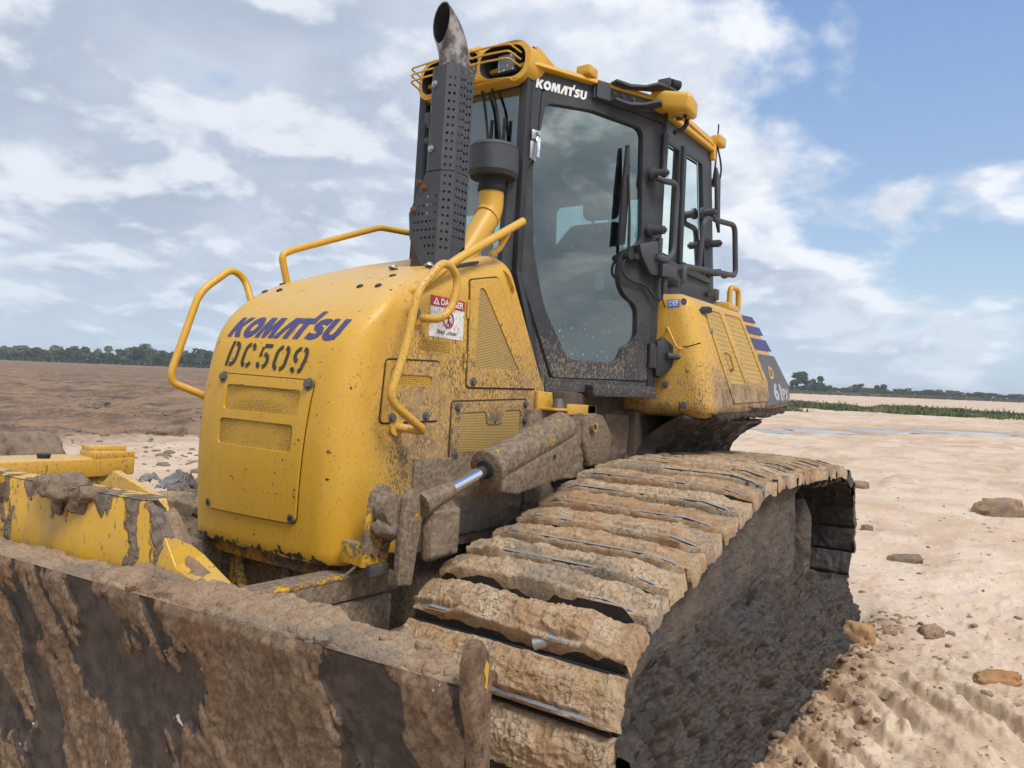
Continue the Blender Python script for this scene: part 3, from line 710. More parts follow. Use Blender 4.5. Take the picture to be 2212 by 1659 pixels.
# ------------------------------------------------------------------ far vegetation
def leaf_mat(name, c0, c1):
    m, b = new_mat(name); oi = E(b, b.node('ShaderNodeObjectInfo').outputs['Random']); n = b.noise(b.pos(), 0.6, 3)
    b.out(b.principled(color=b.mix((n * 0.7 + oi * 0.4).clamp(), c0, c1), rough=0.8, spec=0.2)); return m
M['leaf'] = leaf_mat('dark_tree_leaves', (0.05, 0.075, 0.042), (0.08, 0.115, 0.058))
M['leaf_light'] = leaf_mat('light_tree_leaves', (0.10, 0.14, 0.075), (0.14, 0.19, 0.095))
M['bark'] = paint('grey_bark', (0.13, 0.11, 0.09), 0.9, 0.3, (0.2, 0.18, 0.15), sc=3)
def crown_mesh(seed, w=3.0, h=4.6, n=1100, lobes=9, z0=1.3, leaf=0.42):
    r_ = random.Random(seed); V, F = [], []
    L = [(r_.uniform(-.7, .7) * w, r_.uniform(-.7, .7) * w, z0 + r_.uniform(0.12, 0.92) * h, r_.uniform(.24, .5) * w) for _ in range(lobes)]
    for i in range(n):
        cx, cy, cz, rad = L[i % lobes] if i % 5 else (r_.uniform(-.9, .9) * w, r_.uniform(-.9, .9) * w, 0.7, .35 * w); dv = Vector((r_.gauss(0, 1), r_.gauss(0, 1), r_.gauss(0, .75))).normalized() * rad * (0.55 + 0.5 * r_.random())
        c = Vector((cx, cy, cz)) + dv; c.z = max(0.25, c.z)
        u, v, _ = frame_of((r_.gauss(0, 1), r_.gauss(0, 1), r_.gauss(0.4, 1))); s = leaf * r_.uniform(.6, 1.3)
        k = len(V); V += [c + u * s, c + v * s * .8, c - u * s, c - v * s * .8]; F.append((k, k + 1, k + 2, k + 3))
    me = bpy.data.meshes.new('crown'); me.from_pydata(V, [], F); me.update(); return me
def trunk_mesh(seed, h=3.2, r=0.16):
    bm = bmesh.new(); q = random.Random(seed)
    top = (q.uniform(-.3, .3), q.uniform(-.3, .3), h); tube(bm, [(0, 0, -.3), (q.uniform(-.2, .2), q.uniform(-.2, .2), h * .5), top], r, 7, 0.4, rend=r * .6)
    for k in range(4):
        a = q.random() * 6.28; tube(bm, [(top[0], top[1], h * (0.6 + .1 * k)), (math.cos(a) * 1.1, math.sin(a) * 1.1, h + 1.0 + .3 * k)], r * .45, 5, 0, rend=r * .12)
    me = bpy.data.meshes.new('trunk'); bm.to_mesh(me); bm.free(); me.materials.append(M['bark']); return me
CROWNS = [crown_mesh(100 + i, w=2.3 + .35 * (i % 3), h=4.2 + .5 * (i % 2), lobes=8 + i % 4) for i in range(6)]
TRUNKS = [trunk_mesh(120 + i) for i in range(4)]
_crm = {}
def tree(name, label, x, y, s, mat, group=None, ci=0, sq=(1, 1, 1)):
    e = bpy.data.objects.new(name, None); COL.objects.link(e); e.location = (x, y, hz(x, y) - 0.1); e.scale = (s * sq[0], s * sq[1], s * sq[2]); e.rotation_euler.z = rnd.random() * 6.28
    key = (ci % 6, mat.name)
    if key not in _crm: mm = CROWNS[ci % 6].copy(); mm.materials.append(mat); _crm[key] = mm
    for nm, me in (('crown', _crm[key]), ('trunk', TRUNKS[ci % 4])):
        o = bpy.data.objects.new(nm, me); COL.objects.link(o); o.parent = e
    return tag(e, label, 'tree', group)
def at_px(u, dist):
    """world point on the ground at image column u (of 2212) and distance dist along the view"""
    k = (u - 1106) / 1662.0
    return 3.37 + dist * (-0.822 - 0.569 * k), 2.53 + dist * (-0.569 + 0.822 * k)
i = 0
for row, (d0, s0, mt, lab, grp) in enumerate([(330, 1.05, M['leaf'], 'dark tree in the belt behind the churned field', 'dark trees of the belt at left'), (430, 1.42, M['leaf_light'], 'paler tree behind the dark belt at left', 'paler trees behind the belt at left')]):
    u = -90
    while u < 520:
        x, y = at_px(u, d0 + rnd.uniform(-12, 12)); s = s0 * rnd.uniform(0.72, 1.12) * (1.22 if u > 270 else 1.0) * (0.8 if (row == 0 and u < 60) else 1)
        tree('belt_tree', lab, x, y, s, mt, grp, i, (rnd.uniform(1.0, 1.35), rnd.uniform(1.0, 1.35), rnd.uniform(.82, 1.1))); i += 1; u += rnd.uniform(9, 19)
u = 1640
while u < 2320:
    x, y = at_px(u, rnd.uniform(395, 450)); tree('hedge_tree', 'low dark tree in the hedge along the right horizon', x, y, rnd.uniform(.5, .82), M['leaf'], 'low trees of the hedge at right', i, (1.6, 1.6, 0.8)); i += 1; u += rnd.uniform(6, 13)
for k, (u, s) in enumerate([(1722, 1.35), (1742, 1.05), (1766, 1.1), (1785, .7)]):
    x, y = at_px(u, 330); tree('field_tree', ['tallest dark tree, just right of the machine tail', 'dark tree second from the machine tail', 'rounded dark tree third from the machine tail', 'low bushy tree at the end of the clump by the machine tail'][k], x, y, s, M['leaf'], None, i); i += 1
for k, (u, s) in enumerate([(1850, .9), (1905, 1.0)]):
    x, y = at_px(u, 390); tree('field_tree', ['sparse tree sticking out of the right hedge, left one of two', 'broad tree sticking out of the right hedge, right one of two'][k], x, y, s, M['leaf'], None, i, (1.3, 1.3, 1)); i += 1
# bare trunk and posts on the left
def bare(u, dist, h, label, name, cat):
    x, y = at_px(u, dist); bm = bmesh.new(); q = random.Random(int(u)); tube(bm, [(0, 0, -.2), (0.1, 0, h * .5), (0, 0.1, h)], .16, 6, .3, rend=.05)
    if cat == 'tree':
        for k in range(7): a = q.random() * 6.28; tube(bm, [(0, 0, h * (.5 + .07 * k)), (math.cos(a) * .9, math.sin(a) * .9, h * (.66 + .07 * k))], .06, 4, 0, rend=.02)
    o = bm_obj(name, bm, M['bark'], None, 60); o.location = (x, y, hz(x, y)); tag(o, label, cat)
bare(324, 300, 8.2, 'pale bare dead tree standing in front of the left belt', 'dead_tree', 'tree')
bare(113, 240, 4.2, 'thin pale post in the field at far left', 'post', 'post')
bare(432, 290, 4.6, 'thin dead trunk beside the machine nose', 'dead_tree', 'tree')
# grass strip behind the sand
def grass():
    V, F = [], []; N = 20000; xs, ys, hs = [], [], []
    while len(xs) < N:
        u = rnd.uniform(1560, 2330); dd = rnd.uniform(50, 84) + (0 if u > 1800 else 0)
        if dd > 80 - 0.022 * (u - 1700) + 6 * math.sin(u * .02): continue
        x, y = at_px(u, dd); g = float(fbm(np.array([x, y, 0]), 0.22, 3, seed=41))
        if g < -0.03 + 0.10 * rnd.random(): continue
        xs.append(x); ys.append(y); hs.append(rnd.uniform(.08, .24) * (1 + 2.5 * max(g, 0)) * (1.6 if rnd.random() < .04 else 1))
    zs = Hg(np.array(xs), np.array(ys))[0]
    for x, y, z, h in zip(xs, ys, zs, hs):
        a = rnd.random() * 6.28; w = rnd.uniform(.03, .08); lx, ly = rnd.gauss(0, .2), rnd.gauss(0, .2); k = len(V)
        cx, cy = math.cos(a) * w, math.sin(a) * w
        V += [(x - cx, y - cy, z), (x + cx, y + cy, z), (x + lx + cx * .4, y + ly + cy * .4, z + h), (x + lx - cx * .4, y + ly - cy * .4, z + h)]; F.append((k, k + 1, k + 2, k + 3))
    m, b = new_mat('field_grass'); n = b.noise(b.pos(), 0.5, 4); b.out(b.principled(color=b.mix(b.sm(n, .35, .65), (0.07, 0.10, 0.045), (0.15, 0.17, 0.08)), rough=0.8, spec=.2))
    o = mesh('grass', V, F, m); tag(o, 'green grass strip between the sand and the far hedge', 'grass', kind='stuff')
grass()
# dull scrub band in front of the right hedge
def scrub():
    V, F = [], []
    for _ in range(5200):
        u = rnd.uniform(1560, 2350); x, y = at_px(u, rnd.uniform(235, 380)); a = rnd.random() * 6.28; s = rnd.uniform(.5, 1.2); h = rnd.uniform(.5, 1.3); k = len(V); cx, cy = math.cos(a) * s, math.sin(a) * s
        V += [(x - cx, y - cy, -.5), (x + cx, y + cy, -.5), (x + cx * .6, y + cy * .6, h - .4), (x - cx * .6, y - cy * .6, h - .4)]; F.append((k, k + 1, k + 2, k + 3))
    m, b = new_mat('dull_scrub'); b.out(b.principled(color=b.mix(b.noise(b.pos(), .2, 3), (0.10, 0.09, 0.07), (0.15, 0.135, 0.10)), rough=.9, spec=.1))
    tag(mesh('scrub', V, F, m), 'dull brown scrub band in front of the right hedge', 'scrub', kind='stuff')
scrub()

# ------------------------------------------------------------------ thin haze
bm = bmesh.new(); bx(bm, (-6500, -6500, -2.5), (6500, 6500, 16.0)); hz_o = bm_obj('haze', bm, bpy.data.materials.new('thin_haze'), None)
hm = hz_o.data.materials[0]; hm.use_nodes = True; hb = NB(hm.node_tree); pvn = hb.node('ShaderNodeVolumePrincipled', {'Color': (0.86, 0.90, 0.95), 'Density': 0.0004}); ho = hb.node('ShaderNodeOutputMaterial'); hm.node_tree.links.new(pvn.outputs[0], ho.inputs['Volume'])
tag(hz_o, kind='stuff')
# ================================================================== bulldozer (built in its own frame: X forward, Y to its left, Z up)
DZ = bpy.data.objects.new('bulldozer', None); COL.objects.link(DZ); DZ.rotation_euler = (0, R(-2.0), 0)
tag(DZ, 'large muddy yellow bulldozer with black cab, blade to the left', 'bulldozer')

# ------------------------------------------------------------------ hood
def hood_top(x): return 1.865 + (1.1 - x) * 0.36
def hood_rear(z): return np.where(z > 1.45, 0.16 + (z - 1.45) * 0.64, 0.15)
FZ = np.linspace(.70, 2.2, 31); _c = np.polyfit([.745, .92, 1.1, 1.25, 1.4, 1.6, 1.8], [1.478, 1.494, 1.500, 1.497, 1.483, 1.437, 1.362], 4); FX = np.polyval(_c, np.minimum(FZ, 1.85))
def build_hood():
    HW, ZB, RC = 0.462, 0.745, 0.125
    # plan outline of the left half as (s: 0..1 side, then corner, then front)
    ns, nc, nf = 16, 9, 9
    rows = []
    nw, nfi = 22, 9
    def column(kind, t):
        col = []
        for k in range(nw + nfi):
            if k < nw: f, th = k / (nw - 1), 0.0
            else: f, th = 1.0, (k - nw + 1) / nfi * PI / 2
            if kind == 'side': n_ = (0.0, 1.0)
            elif kind == 'corner': n_ = (math.sin(t * PI / 2), math.cos(t * PI / 2))
            else: n_ = (1.0, 0.0)
            rf = 0.125 + 0.10 * n_[0] ** 2
            for it in range(3):
                zt = hood_top(x_) if it else 1.8
                z = ZB + (zt - rf - ZB) * f + rf * math.sin(th); k_ = 1 - math.cos(th); ix, iy = 0.225 * k_, 0.125 * k_
                xf = float(np.interp(z, FZ, FX)); rc = max(RC - iy * .8, .025)
                if kind == 'side':
                    xr = float(hood_rear(np.array(z))); x_, y_ = xr + (xf - ix - rc - xr) * t, HW - iy
                elif kind == 'corner': x_, y_ = xf - ix - rc + rc * n_[0], HW - iy - rc + rc * n_[1]
                else: x_, y_ = xf - ix + 0.012 * (1 - (1 - t) ** 2) * (1 - k_), (HW - iy - rc) * (1 - t)
            col.append((x_, max(y_, 0.0), z))
        return col
    cols = [column('side', i / ns) for i in range(ns)] + [column('corner', i / nc) for i in range(nc)] + [column('front', i / nf) for i in range(nf + 1)]
    A = np.array(cols)                                           # (ncol, nrow, 3)
    # across the top towards the centre line
    ncap = 6; caps = []
    for c in A:
        e = c[-1]; L = [e + (np.array([e[0] , 0, hood_top(e[0])]) - e) * (k / ncap) for k in range(1, ncap + 1)]
        caps.append(L)
    A = np.concatenate([A, np.array(caps)], 1)
    n_c, n_r = A.shape[:2]
    V = np.concatenate([A.reshape(-1, 3), (A * np.array([1, -1, 1])).reshape(-1, 3)])
    Q = grid_quads(n_c, n_r); Q2 = Q[:, ::-1] + n_c * n_r
    bm = bmesh.new(); vs_ = [bm.verts.new(v) for v in V]
    for q in np.concatenate([Q, Q2]):
        try: bm.faces.new([vs_[i] for i in q])
        except ValueError: pass
    bmesh.ops.remove_doubles(bm, verts=bm.verts[:], dist=0.0008)
    # inner lip along the bottom so that the sheet has thickness
    be = [e for e in bm.edges if len(e.link_faces) == 1 and max(v.co.z for v in e.verts) < 0.75]
    r_ = bmesh.ops.extrude_edge_only(bm, edges=be)
    for g in r_['geom']:
        if isinstance(g, bmesh.types.BMVert): g.co.z -= 0.012; g.co.x -= 0.008; g.co.y *= 0.985
    bmesh.ops.recalc_face_normals(bm, faces=bm.faces[:])
    bvh = BVHTree.FromBMesh(bm)
    return bm_obj('hood', bm, M['yellow_hood'], DZ, 42), bvh
HOOD, HB = build_hood()
def on_front(off=0.002):
    def f(y, z):
        h = HB.ray_cast(Vector((3, y, z)), Vector((-1, 0, 0)))
        n = h[1]
        if n.x < 0: n = -n
        return h[0] + n * off, n
    return f
def on_side(off=0.002):
    def f(x, z):
        h = HB.ray_cast(Vector((x, 2, z)), Vector((0, -1, 0)))
        if h[0] is None: return Vector((x, 0.462 + off, z)), Vector((0, 1, 0))
        n = h[1] if h[1].y > 0 else -h[1]
        return h[0] + n * off, n
    return f
def on_side_flip(off=0.002):
    g = on_side(off)
    return lambda u, v: g(-u, v)
def on_top(x, y):
    h = HB.ray_cast(Vector((x, y, 4)), Vector((0, 0, -1))); return h[0], h[1] if h[1].z > 0 else -h[1]
def ring_shape(loop, w):
    P = [Vector((p[0], p[1])) for p in loop]; n = len(P); inn = []
    area = sum(P[i].x * P[(i + 1) % n].y - P[(i + 1) % n].x * P[i].y for i in range(n)); sg = 1 if area > 0 else -1
    for i in range(n):
        t = (P[(i + 1) % n] - P[i - 1]).normalized(); inn.append(tuple(P[i] + Vector((-t.y, t.x)) * w * sg))
    return [list(loop), inn]
def frontpanel():
    O_ = [(-0.293, 0.866), (0.259, 0.872), (0.299, 1.405), (-0.266, 1.417)]
    outer = rpoly(O_, 0.03)
    g1 = rpoly([(-0.212, 1.276), (0.240, 1.271), (0.247, 1.367), (-0.205, 1.375)], 0.02)
    g2 = rpoly([(-0.226, 1.136), (0.226, 1.132), (0.228, 1.236), (-0.221, 1.239)], 0.02)
    map_flat('panel_gap', [ring_shape(rpoly([(-0.298, 0.861), (0.264, 0.867), (0.304, 1.410), (-0.271, 1.422)], 0.033), 0.010)], on_front(0.0015), M['seam'], HOOD, 0.05)
    map_flat('front_panel', [[outer, g1, g2]], on_front(0.002), M['yellow_hood'], HOOD, 0.06, thick=0.008, angle=35)
    for g in (g1, g2): map_flat('grille', [ring_shape(g, -0.004)[1]], on_front(0.003), M['grille'], HOOD, 0.06)
    f = on_front(0.009)
    for (y, z) in ((-0.238, 1.402), (0.279, 1.391)):
        p, n = f(y, z); bolt(p, n, M['bolt'], HOOD, 0.017, 0.016)
    for (y, z) in ((-0.277, 0.886), (0.239, 0.889)):
        p, n = f(y, z); bm = bmesh.new(); cyl(bm, p, p + n * 0.004, 0.017, seg=18); bm_obj('bolt_seat', bm, M['bolt'], HOOD, 40)
        bm = bmesh.new(); cyl(bm, p + n * 0.0035, p + n * 0.006, 0.008, seg=12); bm_obj('bolt_hole', bm, M['soot_and_hole_dark'], HOOD, 40)  # solid disc, the hole's shade is its near-black colour
frontpanel()
# ---- lettering
K_ = [(0, 0), (.31, 0), (.31, .36), (.60, 0), (1.0, 0), (.61, .52), (.96, 1), (.58, 1), (.31, .62), (.31, 1), (0, 1)]
M_ = [(0, 0), (.29, 0), (.34, .56), (.50, 0), (.72, 0), (.90, .56), (.93, 0), (1.25, 0), (1.15, 1), (.77, 1), (.62, .50), (.48, 1), (.10, 1)]
A_ = [(0, 0), (.31, 0), (.56, .60), (.62, .60), (.62, 0), (.95, 0), (.95, 1), (.42, 1)]
T_ = [(.26, 0), (.60, 0), (.60, .74), (.93, .74), (.93, 1.0), (1.0, 1.36), (.70, 1.36), (.62, 1.0), (0, 1), (0, .74), (.26, .74)]
S_ = stroke([(.80, .80), (.62, .86), (.42, .86), (.25, .80), (.20, .68), (.28, .59), (.45, .52), (.62, .44), (.68, .31), (.60, .19), (.45, .14), (.26, .14), (.04, .20)], .28)
U_ = [(0, 1), (0, .36)] + arc(.46, .36, .46, .38, 180, 360, 12) + [(.92, 1), (.60, 1), (.60, .36)] + arc(.46, .36, .14, .12, 360, 180, 8) + [(.32, 1)]
def komatsu():
    sh, x = [], 0.0
    def sft(lp): return [(p[0] + x, p[1]) for p in lp]
    for lp, w in ((K_, 1.02), ('O', 1.04), (M_, 1.27), (A_, .98), (T_, .93), (S_, .88), (U_, .92)):
        if lp == 'O': sh.append([sft(ellipse(.5, .5, .52, .53)), sft(ellipse(.5, .5, .19, .20, 20))])
        else: sh.append([sft(lp)])
        x += w + 0.015
    return shapes_tris(sh)
KOM = komatsu()
def tilted(k, y0, off):
    f = on_front(off); return lambda y, z: f(y, z - (y - y0) * k)
map_flat('brand_lettering', fit(sheared(KOM, 0.30), -0.320, 1.572, 0.376, 1.692), tilted(.022, -.318, 0.0025), M['purple'], HOOD, 0.03)
def stencil(txt):
    w = .165
    G = {'D': [stroke([(.1, 0), (.1, 1)], w), stroke([(.27, .92)] + arc(.32, .64, .26, .28, 90, 0, 6) + arc(.32, .36, .26, .28, 0, -90, 6) + [(.27, .08)], w)],
         'C': [stroke([(.58, .70)] + arc(.36, .70, .23, .22, 20, 82, 5), w), stroke(arc(.32, .70, .23, .22, 98, 180, 6) + arc(.32, .30, .23, .22, 180, 262, 6), w), stroke(arc(.36, .30, .23, .22, 278, 345, 5), w)],
         '5': [stroke([(.60, .92), (.16, .92)], w * .9), stroke([(.12, .86), (.10, .52), (.22, .56)], w * .85), stroke(arc(.34, .34, .25, .25, 95, -75, 9), w), stroke(arc(.30, .32, .24, .24, 255, 195, 5), w)],
         '0': [stroke(arc(.38, .66, .25, .26, 80, 0, 6) + arc(.38, .34, .25, .26, 0, -80, 6), w), stroke(arc(.30, .66, .25, .26, 100, 180, 6) + arc(.30, .34, .25, .26, 180, 260, 6), w)],
         '9': [stroke(arc(.38, .68, .25, .24, 82, 0, 6) + [(.63, .5), (.58, .3)] + arc(.38, .30, .22, .24, -10, -75, 5), w), stroke(arc(.30, .68, .23, .24, 98, 262, 8), w), stroke(arc(.28, .28, .2, .22, 265, 200, 5), w)]}
    return [shapes_tris([[lp] for lp in G[ch]]) for ch in txt]
for k, (V_, T_2) in enumerate(stencil('DC509')):
    W_ = [(-.268 + .004 * k + (x + k * .92 + .16 * y) * .1085, 1.450 + y * .104) for x, y in V_]
    map_flat('unit_number', (W_, T_2), tilted(.043, -.25, 0.0025), M['stencil'], HOOD, 0.04)
# ---- warning sign on the left side of the hood (u = -x so that the text reads forwards)
sf = on_side_flip
x0, x1, z0, z1 = -1.052, -0.830, 1.620, 1.788
SIGN = map_flat('warning_sign', [[(x0, z0), (x1, z0), (x1, z1), (x0, z1)]], sf(0.002), M['white_muddy'], HOOD, 0.08)
map_flat('sign_header', [[(x0, z1 - .042), (x1, z1 - .042), (x1, z1), (x0, z1)]], sf(0.0035), M['red'], HOOD, 0.08)
map_flat('sign_text', fit(text_shape('DANGER', 1, .02), x0 + .062, z1 - .034, x1 - .012, z1 - .008), sf(0.005), M['white'], HOOD)
map_flat('sign_symbol', [[[(x0 + .012, z1 - .036), (x0 + .054, z1 - .036), (x0 + .033, z1 - .006)], [(x0 + .029, z1 - .031), (x0 + .031, z1 - .016), (x0 + .035, z1 - .016), (x0 + .037, z1 - .031)]]], sf(0.005), M['white'], HOOD)
cx_, cz_ = x0 + .118, z0 + .078
map_flat('sign_symbol', [[ellipse(cx_, cz_, .036, .036), ellipse(cx_, cz_, .028, .028)], [stroke([(cx_ - .022, cz_ + .022), (cx_ + .022, cz_ - .022)], .007)]], sf(0.0045), M['red'], HOOD)
map_flat('sign_symbol', [[ellipse(cx_, cz_ + .020, .005, .005, 12)], [stroke([(cx_, cz_ + .014), (cx_, cz_ - .006)], .009)], [stroke([(cx_ - .014, cz_ + .008), (cx_ + .014, cz_ + .010)], .005)], [stroke([(cx_, cz_ - .004), (cx_ - .010, cz_ - .024)], .006)], [stroke([(cx_, cz_ - .004), (cx_ + .010, cz_ - .024)], .006)]], sf(0.004), M['stencil'], HOOD)
map_flat('sign_text', fit(text_shape('Stay  clear', 1, .005), x0 + .050, z0 + .010, x1 - .045, z0 + .034), sf(0.004), M['stencil'], HOOD)
# ---- side doors and grilles of the hood
def side_panel(name, outer, holes, gmat, bolts, maxlen=0.08, rad=0.018):
    o2 = rpoly(outer, rad)
    map_flat('panel_gap', [ring_shape(rpoly([(p[0], p[1]) for p in outer], rad), -0.008)[::-1]], on_side(0.0012), M['seam'], HOOD, 0.06)
    hs = [rpoly(h, 0.02) for h in holes]
    map_flat(name, [[o2] + hs], on_side(0.001), M['yellow_hood'], HOOD, maxlen, thick=0.006, angle=35)
    for h in hs: map_flat('grille', [ring_shape(h, -0.004)[1]], on_side(0.0025), gmat, HOOD, 0.08)
    for (x, z) in bolts:
        p, n = on_side(0.006)(x, z); bolt(p, n, M['bolt'], HOOD, 0.0145, 0.014)
side_panel('access_panel', [(1.30, 1.264), (1.285, 1.503), (0.974, 1.517), (0.962, 1.277)], [[(1.265, 1.412), (1.258, 1.452), (1.02, 1.458), (1.015, 1.414)]], M['grille'], [(1.215, 1.483), (1.24, 1.282), (1.045, 1.292)])
side_panel('hood_side_door', [(0.785, 1.424), (0.800, 1.885), (0.60, 1.93), (0.36, 1.60), (0.235, 1.442)], [[(0.740, 1.512), (0.735, 1.865), (0.70, 1.866), (0.640, 1.80), (0.395, 1.522)]], M['grille_side'], [(0.745, 1.448)])
side_panel('side_screen', [(0.872, 1.105), (0.876, 1.354), (0.303, 1.383), (0.290, 1.14)], [[(0.818, 1.14), (0.816, 1.312), (0.635, 1.322), (0.622, 1.262), (0.502, 1.266), (0.490, 1.330), (0.358, 1.336), (0.352, 1.16)]], M['grille_side'], [(0.842, 1.334), (0.322, 1.362), (0.322, 1.287), (0.845, 1.128)])
map_flat('grab_recess', [rpoly([(0.607, 1.278), (0.520, 1.282), (0.522, 1.318), (0.605, 1.315)], .012)], on_side(0.008), M['caked_half'], HOOD, 0.05)
map_flat('grille', [rpoly([(1.107, 1.562), (0.912, 1.562), (0.912, 1.607), (1.107, 1.602)], .018)], on_side(0.002), M['grille'], HOOD, 0.06)
map_flat('hinge', [[(0.818, 1.58), (0.803, 1.58), (0.803, 1.50), (0.818, 1.50)]], on_side(0.009), M['yellow_hood'], HOOD)
map_flat('hinge', [[(0.818, 1.80), (0.803, 1.80), (0.803, 1.72), (0.818, 1.72)]], on_side(0.009), M['yellow_hood'], HOOD)
pipe('pull_handle', [on_side(0.002)(0.545, 1.975)[0], on_side(0.012)(0.53, 1.955)[0], on_side(0.012)(0.49, 1.905)[0], on_side(0.002)(0.475, 1.885)[0]], 0.006, M['yellow'], HOOD, 0.01, 8)
for (x, y) in ((1.225, -.372), (1.225, -.27), (1.225, .232), (1.225, .335), (1.11, .30), (1.14, -.36)):
    p, n = on_top(x, y); bm = bmesh.new(); cyl(bm, p - n * .002, p + n * .006, 0.017, 0.012, 18); bm_obj('rubber_plug', bm, M['rubber'], HOOD, 50)

# ------------------------------------------------------------------ hand rails on the hood
def rail(name, pts, r=0.0165, rad=0.06, mat=None): return pipe(name, pts, r, mat or M['yellow'], DZ, rad, 14)
RL = rail('grab_rail', [(1.215, .455, 1.248), (1.205, .50, 1.245), (1.150, .565, 1.235), (1.365, .565, 1.352), (1.290, .565, 1.56), (1.245, .565, 1.775), (1.100, .565, 1.915), (1.005, .565, 1.865), (1.035, .565, 1.735), (1.085, .55, 1.68), (1.125, .46, 1.684)], rad=0.055, mat=M['yellow_spot'])
for p in ((1.215, .462, 1.248), (1.14, .462, 1.688)):
    solid('rail_flange', lambda bm: cyl(bm, p, (p[0] + .002, p[1] + .016, p[2]), 0.036, 0.034, 18), M['yellow_spot'], DZ)
bolt((1.165, .485, 1.700), (0.1, 1, 0), M['bolt'], DZ, 0.017, 0.018)
rail('hand_rail', [(1.17, .40, 1.765), (1.13, .455, 1.80), (0.90, .475, 1.965), (0.48, .50, 2.213)], 0.019, 0.05)
rail('rail_brace', [(0.575, .492, 2.145), (0.60, .46, 2.06), (0.64, .44, 2.03)], 0.014, 0.02)
rail('grab_rail', [(1.36, -.455, 1.30), (1.40, -.50, 1.315), (1.525, -.56, 1.365), (1.535, -.56, 1.41), (1.425, -.56, 1.775), (1.27, -.56, 1.905), (1.195, -.56, 1.865), (1.195, -.50, 1.75), (1.20, -.44, 1.72)], rad=0.06)
rail('hand_rail', [(1.062, -.40, 1.80), (1.126, -.40, 1.985), (1.075, -.40, 2.016), (0.506, -.40, 2.25), (0.24, -.40, 2.272)], 0.0165, 0.04)

# ------------------------------------------------------------------ exhaust
bm = bmesh.new(); poly_solid(bm, [(0.70, .16, 1.905), (0.965, .10, 1.905), (0.965, .40, 1.905), (0.70, .43, 1.905)], (0, 0, .012))
for v in bm.verts: v.co.z += (1.0 - v.co.x) * .30 - .015
bev(bm, .004, 1); EXB = bm_obj('exhaust_base_plate', bm, M['grey_black'], DZ, 40)
for (x, y) in ((.94, .135), (.94, .345)): bolt((x, y, 1.924 + (1 - x) * .3 - .015), (-.3, 0, 1), M['steel'], EXB, .016, .016)
def hole_sheet(bm, P0, U, poly, holes, rad=0.0066):
    """flat sheet: outline poly (u, z) with round holes, placed at P0 with direction U"""
    V, T = shapes_tris([[poly] + [ellipse(u, z, rad, rad, 8) for u, z in holes]])
    vs_ = [bm.verts.new(P0 + U * p[0] + Vector((0, 0, p[1]))) for p in V]
    for t in T: bm.faces.new([vs_[i] for i in t])
def quad(bm, *pts): bm.faces.new([bm.verts.new(Vector(p)) for p in pts])
UPV = Vector((0, 0, 1))
def shield_upper():
    bm = bmesh.new(); z0, z1 = 2.372, 2.84
    a, c, d_, e = Vector((.87, .238, 0)), Vector((.87, .314, 0)), Vector((.829, .357, 0)), Vector((.728, .357, 0))
    zt = 0.0
    def wall(p, q, nu):
        U = (q - p).normalized(); L = (q - p).length; nv = 13; mg = 0.008
        us = [mg + (L - 2 * mg) * (i + .5) / nu for i in range(nu)]; zs = [z0 + .022 + (z1 - z0 - .044) * j / (nv - 1) for j in range(nv)]
        hole_sheet(bm, p, U, [(0, z0), (L, z0), (L, z1), (0, z1)], [(u, z + (.006 if (nu == 4 and i % 2) else 0)) for i, u in enumerate(us) for z in zs])
    quad(bm, a + UPV * z0, c + UPV * z0, c + UPV * z1, a + UPV * z1)
    wall(c, d_, 2); wall(d_, e, 4)
    rest = [e, Vector((.69, .315, 0)), Vector((.69, .24, 0)), Vector((.73, .198, 0)), Vector((.83, .198, 0)), a]
    for p, q in zip(rest[:-1], rest[1:]): quad(bm, p + UPV * z0, q + UPV * z0, q + UPV * z1, p + UPV * z1)
    o = bm_obj('exhaust_shield', bm, M['grey_black'], DZ, 20)
    for zz in (2.76, 2.47): bolt((.8705, .252, zz), (1, -.2, 0), M['steel'], o, .011, .012)
    return o
SHU = shield_upper()
